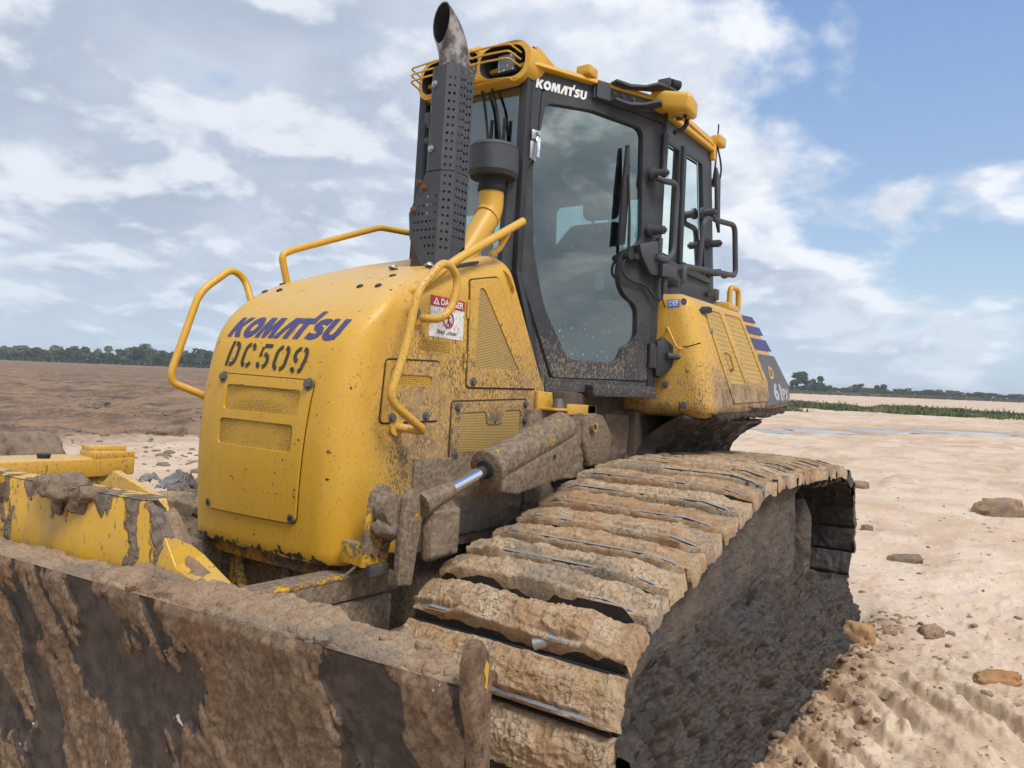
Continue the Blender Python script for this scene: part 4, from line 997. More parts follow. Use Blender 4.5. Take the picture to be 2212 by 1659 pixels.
def shield_lower():
    bm = bmesh.new(); zt, zm, zb = 2.366, 2.20, 1.935
    # front (+X) sheet widening towards the machine's right, tapering at the foot
    prof = [(.232, zt), (.318, zt), (.318, zb + .01), (.245, zb), (.158, 2.075), (.145, 2.19), (.172, 2.245)]
    hs = []
    for (j, cnt, ys) in ((0, 0, 0),): pass
    grid = []
    for k, z in enumerate(np.arange(2.00, 2.26, .0365)):
        yl = .165 if 2.09 < z < 2.225 else (.182 + (2.09 - z) * .85 if z <= 2.09 else .20 + (z - 2.225) * .6)
        for y in np.arange(.298, yl + .012, -.0235): grid.append((y, float(z)))
    V, T = shapes_tris([[prof] + [ellipse(y, z, .0062, .0062, 8) for y, z in grid]])
    vs_ = [bm.verts.new((.872, p[0], p[1])) for p in V]
    for t in T: bm.faces.new([vs_[i] for i in t])
    c, d_, e = Vector((.872, .318, 0)), Vector((.829, .362, 0)), Vector((.728, .362, 0))
    for p, q, nu, z0 in ((c, d_, 2, 2.01), (d_, e, 4, 2.065)):
        U = (q - p).normalized(); L = (q - p).length; us = [.008 + (L - .016) * (i + .5) / nu for i in range(nu)]
        hole_sheet(bm, p, U, [(0, z0), (L, z0), (L, zt), (0, zt)], [(u, float(z)) for u in us for z in np.arange(z0 + .018, zt - .012, .0352)])
    quad(bm, c + UPV * 1.945, d_ + UPV * 1.97, d_ + UPV * 2.01, c + UPV * 2.01); quad(bm, d_ + UPV * 1.97, e + UPV * 2.055, e + UPV * 2.065, d_ + UPV * 2.065); 
    rest = [e, Vector((.69, .315, 0)), Vector((.69, .24, 0)), Vector((.73, .19, 0))]
    for p, q in zip(rest[:-1], rest[1:]): quad(bm, p + UPV * 2.04, q + UPV * 2.04, q + UPV * zt, p + UPV * zt)
    o = bm_obj('exhaust_shield', bm, M['grey_black'], DZ, 20)
    for (y, z) in ((.195, 2.325), (.228, 2.30), (.172, 2.205)): bolt((.873, y, z), (1, 0, 0), M['rust'], o, .011, .012)
    bm = bmesh.new(); poly_solid(bm, [(.862, .150, 2.13), (.862, .172, 2.20), (.862, .25, 1.99), (.862, .25, 1.925), (.862, .160, 1.925), (.862, .168, 2.05)], (-.13, 0, 0)); bm_obj('exhaust_bracket', bm, M['rust_plate'], DZ, 30)
shield_lower()
def exhaust_pipe():
    bm = bmesh.new(); seg = 28; C0 = Vector((.78, .278, 0)); ro, ri = .068, .063
    path = [Vector((.78, .278, 2.0)), Vector((.78, .278, 2.87))]
    dirn = Vector((.90, -.25, 0)).normalized()             # mouth points ahead and to the right
    rb = .24
    for k in range(1, 9):
        t = R(66) * k / 8; path.append(Vector((.78, .278, 2.87)) + dirn * (rb * (1 - math.cos(t))) + UPV * (rb * math.sin(t)))
    t = R(66); tan = dirn * math.sin(t) + UPV * math.cos(t); path.append(path[-1] + tan * .10)
    u, v, _ = frame_of(UPV); rings = {}
    T = [(path[min(i + 1, len(path) - 1)] - path[max(i - 1, 0)]).normalized() for i in range(len(path))]
    Pcut, ncut = C0 + dirn * .082 + UPV * 3.0, dirn.copy()        # the mouth is cut off upright
    for lab, r_ in (('o', ro), ('i', ri)):
        uu = u; R_ = []
        for i, p in enumerate(path):
            uu = (uu - T[i] * uu.dot(T[i])).normalized(); vv = T[i].cross(uu); ring = []
            for k in range(seg):
                q = p + (uu * math.cos(2 * PI * k / seg) + vv * math.sin(2 * PI * k / seg)) * r_
                ring.append(bm.verts.new(q))
            R_.append(ring)
        rings[lab] = R_
    for lab in 'oi':
        for i in range(len(path) - 1):
            for k in range(seg):
                f = (rings[lab][i][k], rings[lab][i][(k + 1) % seg], rings[lab][i + 1][(k + 1) % seg], rings[lab][i + 1][k])
                ff = bm.faces.new(f if lab == 'o' else f[::-1]); ff.material_index = 0 if lab == 'o' else 1
    bmesh.ops.bisect_plane(bm, geom=bm.verts[:] + bm.edges[:] + bm.faces[:], plane_co=Pcut, plane_no=ncut, clear_outer=True)
    lip = [e_ for e_ in bm.edges if len(e_.link_faces) == 1 and all(abs((v_.co - Pcut).dot(ncut)) < 1e-4 for v_ in e_.verts)]
    bmesh.ops.bridge_loops(bm, edges=lip)
    bm_obj('exhaust_pipe', bm, [M['pipe'], M['soot_and_hole_dark']], DZ, 60, normals=False)
exhaust_pipe()
# clamp on the far side of the shield
solid('shield_clamp', lambda bm: (bx(bm, (.80, .172, 2.60), (.84, .205, 2.655)), bx(bm, (.80, .186, 2.585), (.84, .24, 2.60)), bx(bm, (.81, .190, 2.535), (.825, .202, 2.59)), bx(bm, (.80, .178, 2.515), (.84, .24, 2.54))), M['grey_black'], DZ, .004)
# ------------------------------------------------------------------ air intake
PC = Vector((.43, .27, 0))
bm = bmesh.new(); cyl(bm, PC + UPV * 2.455, PC + UPV * 2.475, .112, .125, 36, True); cyl(bm, PC + UPV * 2.475, PC + UPV * 2.595, .122, .122, 36); cyl(bm, PC + UPV * 2.595, PC + UPV * 2.612, .124, .112, 36)
bm_obj('air_precleaner', bm, M['grey_black'], DZ, 35)
bm = bmesh.new(); cyl(bm, PC + UPV * 2.385, PC + UPV * 2.46, .066, .066, 28); cyl(bm, PC + UPV * 2.395, PC + UPV * 2.412, .070, .070, 28); bm_obj('intake_clamp', bm, M['rubber'], DZ, 35)
bm = bmesh.new(); tube(bm, [PC + UPV * 2.40, PC + UPV * 2.285, (.60, .27, 2.06), (.66, .27, 1.97)], .061, 26, .05); bm_obj('intake_pipe', bm, M['yellow'], DZ, 60)
bm = bmesh.new(); tube(bm, [(.452, .27, 2.262), (.462, .27, 2.252)], .065, 26, 0); bm_obj('pipe_seam', bm, M['yellow'], DZ, 60)
# ------------------------------------------------------------------ cab
DU = Vector((-.899, .438, 0)); DN = Vector((.438, .899, 0)); D0 = Vector((.28, .34, 0))
def dp(s, z, off=0.0): return D0 + DU * s + UPV * z + DN * off
def door_map(off=0.0): return lambda s, z: (dp(s, z, off), DN)
def holed_plate(name, outer, holes, fn, thick, mat, parent, angle=35):
    return map_flat(name, [[outer] + holes], fn, mat, parent, thick=thick, angle=angle)
def bar(name, p0, p1, w, d_, mat, parent, bevel=.004, side=None):
    """rectangular bar between two points; side = direction of width"""
    p0, p1 = Vector(p0), Vector(p1); t = (p1 - p0).normalized(); sd = Vector(side or (0, 1, 0)); sd = (sd - t * sd.dot(t)).normalized(); nn = t.cross(sd)
    bm = bmesh.new(); c = [(-w / 2, -d_ / 2), (w / 2, -d_ / 2), (w / 2, d_ / 2), (-w / 2, d_ / 2)]
    loft(bm, [p0 + sd * a + nn * b_ for a, b_ in c], [p1 + sd * a + nn * b_ for a, b_ in c]); bev(bm, bevel, 2)
    return bm_obj(name, bm, mat, parent, 40)
CAB = bpy.data.objects.new('cab', None); COL.objects.link(CAB); CAB.parent = DZ
# door: black frame with its glass
door_out = rpoly([(.083, 2.950), (.24, 2.972), (.42, 2.984), (.862, 2.955), (.862, 1.530), (.242, 1.508), (-.018, 2.085), (.004, 2.500), (.068, 2.595)], .025)
glass_out = rpoly([(.108, 2.897), (.40, 2.925), (.735, 2.905), (.765, 2.28), (.640, 2.22), (.625, 2.08), (.660, 1.99), (.765, 1.93), (.772, 1.770), (.735, 1.72), (.690, 1.70), (.655, 1.612), (.330, 1.603), (.165, 1.866), (.086, 2.143), (.052, 2.545)], .05)
DOOR = holed_plate('door', door_out, [glass_out], door_map(-.02), .030, M['black_door'], DZ)
map_flat('door_glass', [ring_shape(glass_out, -.012)[1]], door_map(-.012), M['glass_door'], DOOR)
map_flat('door_seal', [ring_shape(rpoly([(.078, 2.957), (.24, 2.979), (.42, 2.991), (.868, 2.962), (.868, 1.522), (.238, 1.500), (-.026, 2.083), (-.004, 2.503), (.062, 2.60)], .025), .010)], door_map(.004), M['rubber'], DOOR)
holed_plate('door_patch', rpoly([(.702, 1.525), (.702, 1.66), (.735, 1.70), (.855, 1.715), (.855, 1.528)], .02), [], door_map(.009), .004, M['black_muddy'], DOOR)
# door latch handle
solid('door_handle', lambda bm: (poly_solid(bm, [dp(.030, 2.738, .010), dp(.078, 2.738, .010), dp(.078, 2.690, .010), dp(.030, 2.690, .010)], DN * .014)), M['steel'], DOOR, .004)
solid('door_handle', lambda bm: cyl(bm, dp(.064, 2.722, .02), dp(.064, 2.722, .040), .013, .012, 16), M['steel'], DOOR)
solid('door_handle', lambda bm: poly_solid(bm, [dp(.052, 2.700, .026), dp(.074, 2.700, .026), dp(.066, 2.590, .040), dp(.046, 2.595, .040)], DN * .012), M['chrome'], DOOR, .003)
solid('door_handle', lambda bm: poly_solid(bm, [dp(.030, 2.690, .008), dp(.072, 2.690, .008), dp(.066, 2.582, .008), dp(.030, 2.596, .008)], DN * .006), M['steel'], DOOR, .002)
map_flat('cab_lettering', fit(sheared(KOM, 0.12), .040, 2.962, .352, 3.026), lambda s, z: (dp(s, z + (s - .2) * .03 - .004, .0135), DN), M['white'], CAB)
# header and pillars of the door frame
holed_plate('door_header', [(-.03, 2.50), (-.005, 3.030), (.30, 3.050), (.885, 3.03), (.885, 2.965), (.43, 2.990), (.24, 2.978), (.078, 2.957), (.064, 2.603), (-.012, 2.51)], [], door_map(-.03), .038, M['black_door'], CAB)
holed_plate('door_pillar', rpoly([(-.075, 2.55), (-.018, 2.52), (-.026, 2.083), (.232, 1.500), (.215, 1.440), (.165, 1.455), (-.085, 2.05)], .01), [], door_map(-.05), .050, M['black_door'], CAB)
holed_plate('door_sill', [(.205, 1.503), (.885, 1.523), (.885, 1.455), (.205, 1.435)], [], door_map(-.05), .055, M['black_muddy'], CAB)
bar('door_post', dp(.885, 1.44, -.01), dp(.885, 3.03, -.02), .05, .05, M['black'], CAB, .006, DN)
# windscreen: pillars, glass
for s in (1, -1):
    bar('front_pillar', (.275, s * .335, 2.0), (.275, s * .335, 3.02), .05, .06, M['black'], CAB)
    bar('front_pillar', (.10, s * .40, 1.45), (.275, s * .335, 2.02), .05, .06, M['black'], CAB)
bar('windscreen_header', (.275, -.33, 2.995), (.275, .33, 2.995), .05, .07, M['black'], CAB, .006, (1, 0, 0))
map_flat('windscreen', [[(-.315, 1.95), (.315, 1.95), (.315, 2.965), (-.315, 2.965)]], lambda u, v: (Vector((.285, u, v)), Vector((1, 0, 0))), M['glass'], CAB)
for y0, y1 in ((.075, .155), (.135, .235)):
    solid('windscreen_wiper', lambda bm: (tube(bm, [(.315, y0, 2.99), (.33, (y0 + y1) / 2 + .005, 2.86), (.315, y1, 2.62)], .0075, 8, .05), bx(bm, (.305, y1 - .006, 2.40), (.318, y1 + .006, 2.80))), M['rubber'], CAB)
# left side wall with its two sliding windows; mirrored on the right
for s in (1, -1):
    sd = lambda off=0.0, s=s: (lambda x, z: (Vector((x, s * (.72 + off - (z - 2.0) * .012), z)), Vector((0, s, 0))))
    wall = [(-.50, 3.045), (-1.30, 3.075), (-1.46, 2.10), (-1.46, 1.98), (-.50, 1.98)]
    w1 = rpoly([(-.535, 2.905), (-.745, 2.912), (-.885, 2.262), (-.60, 2.246), (-.56, 2.28)], .02)
    w1 = rpoly([(-.530, 2.905), (-.800, 2.915), (-.800, 2.250), (-.530, 2.246)], .02); w2 = rpoly([(-.880, 2.925), (-1.165, 2.940), (-1.285, 2.250), (-.880, 2.250)], .02)
    holed_plate('side_wall', wall, [w1, w2], sd(-.035), .035, M['grey_black'], CAB)
    for w in (w1, w2):
        map_flat('side_window', [ring_shape(w, -.006)[1]], sd(-.016), M['glass'], CAB)
        map_flat('window_frame', [ring_shape(w, .016)], sd(.003), M['black'], CAB)
    bar('window_rail', (-.52, s * .728, 2.215), (-1.33, s * .728, 2.215), .022, .035, M['grey_black'], CAB)
    bar('window_mullion', (-.840, s * .728, 2.24), (-.840, s * .716, 2.94), .045, .025, M['black'], CAB, side=(1, 0, 0))
# right door and rear wall
rd = lambda s_, z: (Vector((.28 - .899 * s_, -(.34 + .438 * s_), z)), Vector((.438, -.899, 0)))
holed_plate('far_door', door_out, [rpoly([(.108, 2.897), (.74, 2.905), (.765, 1.70), (.655, 1.612), (.330, 1.603), (.086, 2.143)], .05)], rd, .03, M['black'], CAB)
map_flat('far_door_glass', [rpoly([(.10, 2.90), (.75, 2.91), (.77, 1.70), (.655, 1.60), (.33, 1.60), (.08, 2.14)], .05)], lambda s_, z: (rd(s_, z)[0] + rd(s_, z)[1] * .012, rd(s_, z)[1]), M['glass'], CAB)
rw = lambda y, z: (Vector((-1.30 - (3.07 - z) * .163, y, z)), Vector((-1, 0, 0)))
holed_plate('rear_wall', [(-.70, 1.98), (.70, 1.98), (.69, 3.06), (-.69, 3.06)], [rpoly([(-.50, 2.24), (.56, 2.24), (.54, 2.80), (-.46, 2.80)], .05)], rw, -.04, M['grey_black'], CAB)
map_flat('rear_window', [rpoly([(-.57, 2.21), (.57, 2.21), (.55, 2.94), (-.55, 2.94)], .04)], lambda y, z: (rw(y, z)[0] + Vector((.015, 0, 0)), Vector((-1, 0, 0))), M['glass'], CAB)
# floor, bulkhead and inner panels
solid('cab_lining', lambda bm: (loft(bm, [(.24, -.32, 3.0), (.24, .32, 3.0), (-.48, .68, 3.0), (-1.26, .66, 3.0), (-1.26, -.66, 3.0), (-.48, -.68, 3.0)], [(.24, -.32, 3.03), (.24, .32, 3.03), (-.48, .68, 3.03), (-1.26, .66, 3.03), (-1.26, -.66, 3.03), (-.48, -.68, 3.03)]), bx(bm, (-1.27, -.66, 2.78), (-.75, -.60, 3.0)), bx(bm, (-1.30, -.66, 2.80), (-1.22, .66, 3.0))), M['interior'], CAB)
solid('cab_floor', lambda bm: poly_solid(bm, [(.20, -.34, 1.44), (.20, .34, 1.44), (-.50, .68, 1.44), (-.60, .68, 1.44), (-.60, -.68, 1.44), (-.50, -.68, 1.44)], (0, 0, .03)), M['interior'], CAB)
solid('cab_bulkhead', lambda bm: (bx(bm, (-.66, -.69, 1.46), (-.62, .69, 2.04)), bx(bm, (-1.44, -.69, 2.00), (-.62, .69, 2.04))), M['interior'], CAB)
solid('dashboard', lambda bm: bx(bm, (.06, -.28, 1.47), (.24, .28, 2.12)), M['interior'], CAB, .03)
SEAT = solid('operator_seat', lambda bm: (loft(bm, [(-.78, -.30, 1.98), (-.90, -.30, 1.98), (-.90, .34, 1.98), (-.78, .34, 1.98)], [(-.84, -.24, 2.34), (-.95, -.24, 2.34), (-.95, .33, 2.34), (-.84, .33, 2.34)]), loft(bm, [(-.835, -.23, 2.33), (-.95, -.23, 2.33), (-.95, .325, 2.33), (-.835, .325, 2.33)], [(-.87, -.06, 2.545), (-.96, -.06, 2.545), (-.96, .29, 2.545), (-.87, .29, 2.545)])), M['seat'], DZ, .04, 4)
solid('seat_cushion', lambda bm: bx(bm, (-.85, -.25, 1.83), (-.32, .25, 1.97)), M['seat'], SEAT, .04, 4)
solid('headrest', lambda bm: loft(bm, [(-.85, .035, 2.565), (-.95, .035, 2.565), (-.95, .265, 2.565), (-.85, .265, 2.565)], [(-.87, .01, 2.775), (-.95, .01, 2.775), (-.95, .275, 2.775), (-.87, .275, 2.775)]), M['seat'], SEAT, .035, 4)
for y in (.09, .21): solid('headrest_post', lambda bm: cyl(bm, (-.91, y, 2.50), (-.91, y, 2.60), .008), M['steel'], SEAT)
solid('armrest', lambda bm: bx(bm, (-.70, .30, 2.04), (-.28, .40, 2.11)), M['seat'], SEAT, .02, 3)
solid('side_console', lambda bm: bx(bm, (-.62, .28, 1.47), (-.12, .46, 1.98)), M['interior'], CAB, .03)
solid('control_lever', lambda bm: (cyl(bm, (-.14, .36, 1.98), (-.12, .36, 2.12), .012), cyl(bm, (-.12, .36, 2.12), (-.115, .36, 2.20), .028, .022)), M['rubber'], CAB)
map_flat('cab_label', [[(0, 0), (.055, 0), (.055, .10), (0, .10)]], lambda u, v: (Vector((-.30 + u * .1, .47 + u, 2.01 + v)), Vector((1, 0, 0))), M['white'], CAB)
# door hinge arms
def arm(z, off):
    top = [(.485, z - .005), (.58, z - .012), (.68, z + .012), (.77, z + .048), (.86, z + .045), (.955, z + .025)]
    bm = bmesh.new(); A = [dp(s, zz, .02) for s, zz in top]; B = [dp(s, zz, .085) for s, zz in top[::-1]]
    poly_solid(bm, A + B, (0, 0, -.014)); bev(bm, .003, 1); bm_obj('hinge_arm', bm, M['grey_black'], DOOR, 40)
arm(3.095, 0); arm(2.998, 0)
holed_plate('hinge_plate', [(.385, 2.985), (.485, 2.982), (.72, 2.985), (.83, 3.02), (.83, 3.085), (.70, 3.075), (.485, 3.082), (.385, 3.075)], [], door_map(.008), .018, M['grey_black'], DOOR)
for s, z in ((.515, 3.035), (.575, 3.033), (.64, 3.034)): bolt(dp(s, z, .026), DN, M['bolt'], DOOR, .010, .010)
holed_plate('hinge_block', rrect(.395, 2.985, .48, 3.075, .01), [], door_map(.02), .022, M['grey_black'], DOOR)
solid('hinge_pin', lambda bm: cyl(bm, dp(.94, 2.985, .062), dp(.94, 3.115, .062), .018), M['grey_black'], DOOR)
solid('hinge_pin', lambda bm: tube(bm, [dp(.975, 3.10, .075), dp(.985, 3.02, .08), dp(.975, 2.94, .08), dp(.90, 2.90, .075)], .013, 8, .05), M['rubber'], DOOR)
solid('door_stop', lambda bm: bx(bm, dp(.80, 3.125, .03), dp(.845, 3.185, .09)), M['grey_black'], DOOR, .004)
solid('door_stop', lambda bm: (cyl(bm, dp(.845, 3.165, .06), dp(.87, 3.168, .06), .010), cyl(bm, dp(.868, 3.168, .06), dp(.925, 3.172, .06), .027, .026)), M['rubber'], DOOR)
for z0, z1 in ((2.70, 2.90), (2.12, 2.32), (1.60, 1.72)): solid('door_hinge', lambda bm: (cyl(bm, dp(.885, z0, .022), dp(.885, z1, .022), .017), cyl(bm, dp(.885, (z0 + z1) / 2 - .004, .022), dp(.885, (z0 + z1) / 2 + .004, .022), .0185)), M['grey_black'], DOOR)
# wiper on the door glass
WIP = solid('door_wiper', lambda bm: (tube(bm, [dp(.665, 2.19, .035), dp(.648, 2.42, .045), dp(.632, 2.62, .04)], .009, 8, .05, rend=.005)), M['rubber'], DZ)
solid('wiper_blade', lambda bm: poly_solid(bm, [dp(.600, 2.24, .010), dp(.640, 2.25, .010), dp(.650, 2.55, .010), dp(.634, 2.785, .010), dp(.618, 2.785, .010), dp(.606, 2.55, .010)], DN * .024), M['rubber'], WIP, .004)
solid('wiper_motor_cover', lambda bm: poly_solid(bm, [dp(.715, 2.258, .008), dp(.845, 2.298, .008), dp(.855, 2.105, .008), dp(.80, 2.105, .008), dp(.735, 2.20, .008)], DN * .055), M['grey_black'], WIP, .006)
solid('wiper_pivot', lambda bm: (cyl(bm, dp(.665, 2.19, .0), dp(.665, 2.19, .06), .022), bx(bm, dp(.66, 2.175, .02), dp(.73, 2.205, .045))), M['rubber'], WIP)
pipe('wiper_hose', [dp(.70, 2.16, .03), dp(.635, 2.17, .035), dp(.625, 2.09, .035), dp(.70, 2.055, .03), dp(.80, 2.05, .03), dp(.85, 1.99, .04), dp(.90, 1.97, .05), dp(.895, 2.09, .05)], .007, M['rubber'], WIP, .05, 8)
solid('lamp_bracket', lambda bm: (poly_solid(bm, [dp(.86, 2.10, .03), dp(.965, 2.10, .03), dp(.965, 2.165, .03), dp(.86, 2.17, .03)], DN * .06), cyl(bm, dp(.905, 2.10, .06), dp(.905, 2.02, .06), .014)), M['grey_black'], CAB, .006)
# door catch on the rear post
solid('door_catch', lambda bm: poly_solid(bm, [dp(.895, 1.745, -.01), dp(.945, 1.775, -.01), dp(1.0, 1.74, -.01), dp(1.085, 1.70, -.01), dp(1.075, 1.66, -.01), dp(.99, 1.60, -.01), dp(.93, 1.55, -.01), dp(.895, 1.56, -.01)], DN * .05), M['black'], CAB, .008)
solid('catch_pin', lambda bm: cyl(bm, dp(.955, 1.675, .05), dp(1.06, 1.672, .07), .018, .016), M['grey_black'], CAB)
solid('rear_post_guard', lambda bm: poly_solid(bm, [dp(.845, 1.60, .012), dp(.885, 1.60, .012), dp(.885, 1.735, .012), dp(.845, 1.735, .012)], DN * .03), M['black'], CAB, .006)
# step below the door
solid('step_plate', lambda bm: poly_solid(bm, [dp(.21, 1.445, -.02), dp(.47, 1.452, -.02), dp(.47, 1.375, -.02), dp(.24, 1.372, -.02)], DN * .012), M['black_muddy'], CAB, .002)
for s in (.315, .345): bolt(dp(s, 1.435, -.005), DN, M['bolt'], CAB, .011, .010)
solid('step', lambda bm: poly_solid(bm, [dp(.452, 1.484, -.02), dp(.870, 1.496, -.02), dp(.872, 1.436, -.02), dp(.458, 1.422, -.02)], DN * .10), M['black_muddy'], CAB, .004)
# grab bars on the side of the cab
for (x, z) in ((-.43, 2.66), (-.44, 2.35), (-1.17, 2.62), (-1.30, 2.45), (-1.335, 2.27)):
    solid('bar_mount', lambda bm: (cyl(bm, (x, .715, z), (x, .735, z), .036, .034), cyl(bm, (x, .735, z), (x, .80, z), .023), cyl(bm, (x, .80, z), (x, .812, z), .012)), M['grey_black'], CAB)
pipe('cab_grab_bar', [(-.415, .755, 2.63), (-.43, .79, 2.615), (-.575, .80, 2.64), (-.575, .80, 2.235), (-.48, .79, 2.185), (-.43, .765, 2.205)], .0175, M['grey_black'], CAB, .07)
pipe('cab_grab_bar', [(-1.17, .79, 2.605), (-1.19, .80, 2.575), (-1.47, .83, 2.60), (-1.535, .83, 2.28), (-.74, .80, 2.205), (-.735, .80, 2.105), (-.72, .735, 2.105)], .0175, M['grey_black'], CAB, .055)
pipe('cab_grab_bar', [(-1.03, .775, 2.25), (-1.03, .79, 2.52), (-1.08, .79, 2.56), (-1.16, .785, 2.57)], .015, M['grey_black'], CAB, .05)
pipe('cab_grab_bar', [(-1.36, .79, 2.265), (-1.40, .80, 2.245), (-1.50, .825, 2.29)], .009, M['grey_black'], CAB, .02)
solid('rail_end_block', lambda bm: bx(bm, (-.76, .715, 2.085), (-.70, .79, 2.125)), M['grey_black'], CAB, .006)
solid('rear_latch', lambda bm: (poly_solid(bm, [(-1.30, .728, 2.135), (-1.43, .728, 2.16), (-1.43, .728, 2.145), (-1.30, .728, 2.118)], (0, .012, 0)), cyl(bm, (-1.305, .728, 2.127), (-1.305, .745, 2.127), .016)), M['grey_black'], CAB, .002)
# ---- roof
plan = [(.30, -.385), (.30, .385), (-.50, .765), (-1.32, .74), (-1.40, .60), (-1.40, -.60), (-1.32, -.74), (-.50, -.755)]
bm = bmesh.new(); loft(bm, [(x, y, 3.05 + (.3 - x) * .016) for x, y in plan], [(x * .985, y * .96, 3.078 + (.3 - x) * .030) for x, y in plan]); bev(bm, .010, 3); ROOF = bm_obj('roof', bm, M['yellow'], DZ, 40)
solid('roof_edge', lambda bm: loft(bm, [(-.50, .752, 3.02), (-.50, .70, 3.02), (-1.33, .70, 3.04), (-1.33, .742, 3.04)], [(-.52, .722, 3.125), (-.52, .66, 3.125), (-1.30, .66, 3.14), (-1.30, .712, 3.14)]), M['yellow'], ROOF, .015, 3)
solid('lifting_lug', lambda bm: bx(bm, (-.075, .46, 3.085), (.02, .54, 3.135)), M['yellow'], ROOF, .008); bolt((-.03, .50, 3.135), (0, 0, 1), M['steel'], ROOF, .017, .014)
# corner lamp housing
bm = bmesh.new(); loft(bm, [(-.40, .68, 3.02), (-.40, .925, 2.965), (-.40, .93, 3.075), (-.40, .68, 3.135)], [(-.60, .68, 3.03), (-.58, .90, 2.975), (-.58, .90, 3.08), (-.60, .68, 3.14)]); bev(bm, .03, 4); LH = bm_obj('lamp_housing', bm, M['yellow'], ROOF, 40)
for y in (.76, .87): solid('bolt_hole', lambda bm: cyl(bm, (-.47, y, 2.985 - (y - .76) * .2), (-.47, y, 3.01 - (y - .76) * .2), .010), M['soot_and_hole_dark'], ROOF)  # closed discs, dark colour stands for the shade in the holes
solid('marker_lamp', lambda bm: bx(bm, (-1.40, .70, 3.09), (-1.29, .77, 3.155)), M['yellow'], ROOF, .012, 3)
solid('lamp_bracket', lambda bm: bx(bm, (-1.31, .71, 2.99), (-1.27, .74, 3.09)), M['yellow'], ROOF, .003)
pipe('lamp_cable', [(-1.33, .735, 3.09), (-1.35, .75, 3.02), (-1.40, .745, 2.96), (-1.40, .74, 2.90)], .006, M['rubber'], ROOF, .03, 8)
# front lamp bar
def light_bar():
    n = 22
    def oval(y0, y1, z0, z1, r): return rrect(y0, z0, y1, z1, r, 6)
    outer = oval(-.335, .385, 2.960, 3.172, .09)
    holeR = oval(.110, .358, 2.985, 3.150, .07); holeM = oval(-.085, .092, 2.985, 3.150, .05); holeL = oval(-.310, -.105, 2.985, 3.150, .07)
    fn = lambda y, z: (Vector((.385 - .18 * max(0, abs(y) - .12) - .05 * (z - 3.0), y, z)), Vector((1, 0, 0)))
    V, T = shapes_tris([[outer, holeR, holeM, holeL]])
    bm = bmesh.new(); vs_ = [bm.verts.new(fn(*p)[0]) for p in V]
    for t in T: bm.faces.new([vs_[i] for i in t])
    def sleeve(loop, x1, mi=0):
        P = [fn(*p)[0] for p in loop]; Q_ = [Vector((x1, p.y, p.z)) for p in P]
        a = [bm.verts.new(p) for p in P]; c = [bm.verts.new(p) for p in Q_]; m_ = len(P)
        for i in range(m_): bm.faces.new((a[i], a[(i + 1) % m_], c[(i + 1) % m_], c[i])).material_index = mi
        return c
    c = sleeve(outer, .20); bm.faces.new(c)
    for h in (holeR, holeM, holeL): sleeve(h, .27, 1)
    bmesh.ops.remove_doubles(bm, verts=bm.verts[:], dist=1e-5)
    LB = bm_obj('lamp_bar', bm, [M['yellow'], M['rubber']], ROOF, 40)
    for y0, y1 in ((.11, .36), (-.09, .10), (-.315, -.10)):
        solid('lamp_recess', lambda bm: bx(bm, (.262, y0, 2.98), (.272, y1, 3.155)), M['soot_and_hole_dark'], ROOF)
    for y in (.235, .02, -.2):
        solid('work_lamp', lambda bm: bx(bm, (.27, y - .058, 3.022), (.325, y + .058, 3.125)), M['rubber'], ROOF, .006)
        solid('lamp_lens', lambda bm: bx(bm, (.324, y - .048, 3.032), (.330, y + .048, 3.115)), M['lens'], ROOF)
    for s in (1, -1):
        for z in (3.105, 3.07, 3.035):
            y0 = .335 if s > 0 else -.325
            pipe('lamp_guard', [(.345, y0, z - .005), (.435, y0 - .01 * s, z + .005), (.445, y0 - .13 * s, z + .006), (.445, .07 * s, z + .006), (.38, .06 * s, z)], .0048, M['yellow'], ROOF, .02, 8)
        pipe('lamp_guard', [(.38, .095 * s, 2.99), (.446, .085 * s, 3.01), (.446, .085 * s, 3.125), (.38, .09 * s, 3.14)], .0048, M['yellow'], ROOF, .015, 8)
    solid('lamp_bar_stay', lambda bm: loft(bm, [(.25, .37, 3.075), (.25, .33, 3.075), (.25, .33, 3.165), (.25, .37, 3.165)], [(.10, .40, 3.085), (.10, .36, 3.085), (.10, .36, 3.10), (.10, .40, 3.10)]), M['yellow'], ROOF, .004)
    solid('lamp_bar_hood', lambda bm: loft(bm, [(.36, -.12, 3.16), (.36, .10, 3.16), (.22, .10, 3.16), (.22, -.12, 3.16)], [(.34, -.10, 3.195), (.34, .07, 3.195), (.24, .07, 3.195), (.24, -.10, 3.195)]), M['yellow'], ROOF, .008)
    solid('lamp_bar_lip', lambda bm: loft(bm, [(.39, .0, 2.965), (.39, .30, 2.962), (.30, .30, 2.96), (.30, 0, 2.963)], [(.36, .14, 2.985), (.36, .30, 2.975), (.30, .30, 2.975), (.30, .14, 2.985)]), M['yellow'], ROOF, .004)
light_bar()
# aerial at the rear
AER = solid('aerial', lambda bm: (tube(bm, [(-1.44, .68, 2.90), (-1.445, .685, 2.98), (-1.455, .69, 3.28)], .010, 8, .05, rend=.005), bx(bm, (-1.46, .66, 2.865), (-1.40, .70, 2.90))), M['rubber'], DZ)
for z in (2.80, 2.75, 2.68): bolt((-1.40, .722, z), (-.2, 1, 0), M['bolt'], CAB, .012, .014)
solid('rear_cover_plate', lambda bm: poly_solid(bm, [(-1.32, .725, 2.95), (-1.40, .725, 2.90), (-1.44, .725, 2.55), (-1.38, .725, 2.62)], (0, .02, 0)), M['grey_black'], CAB, .003)
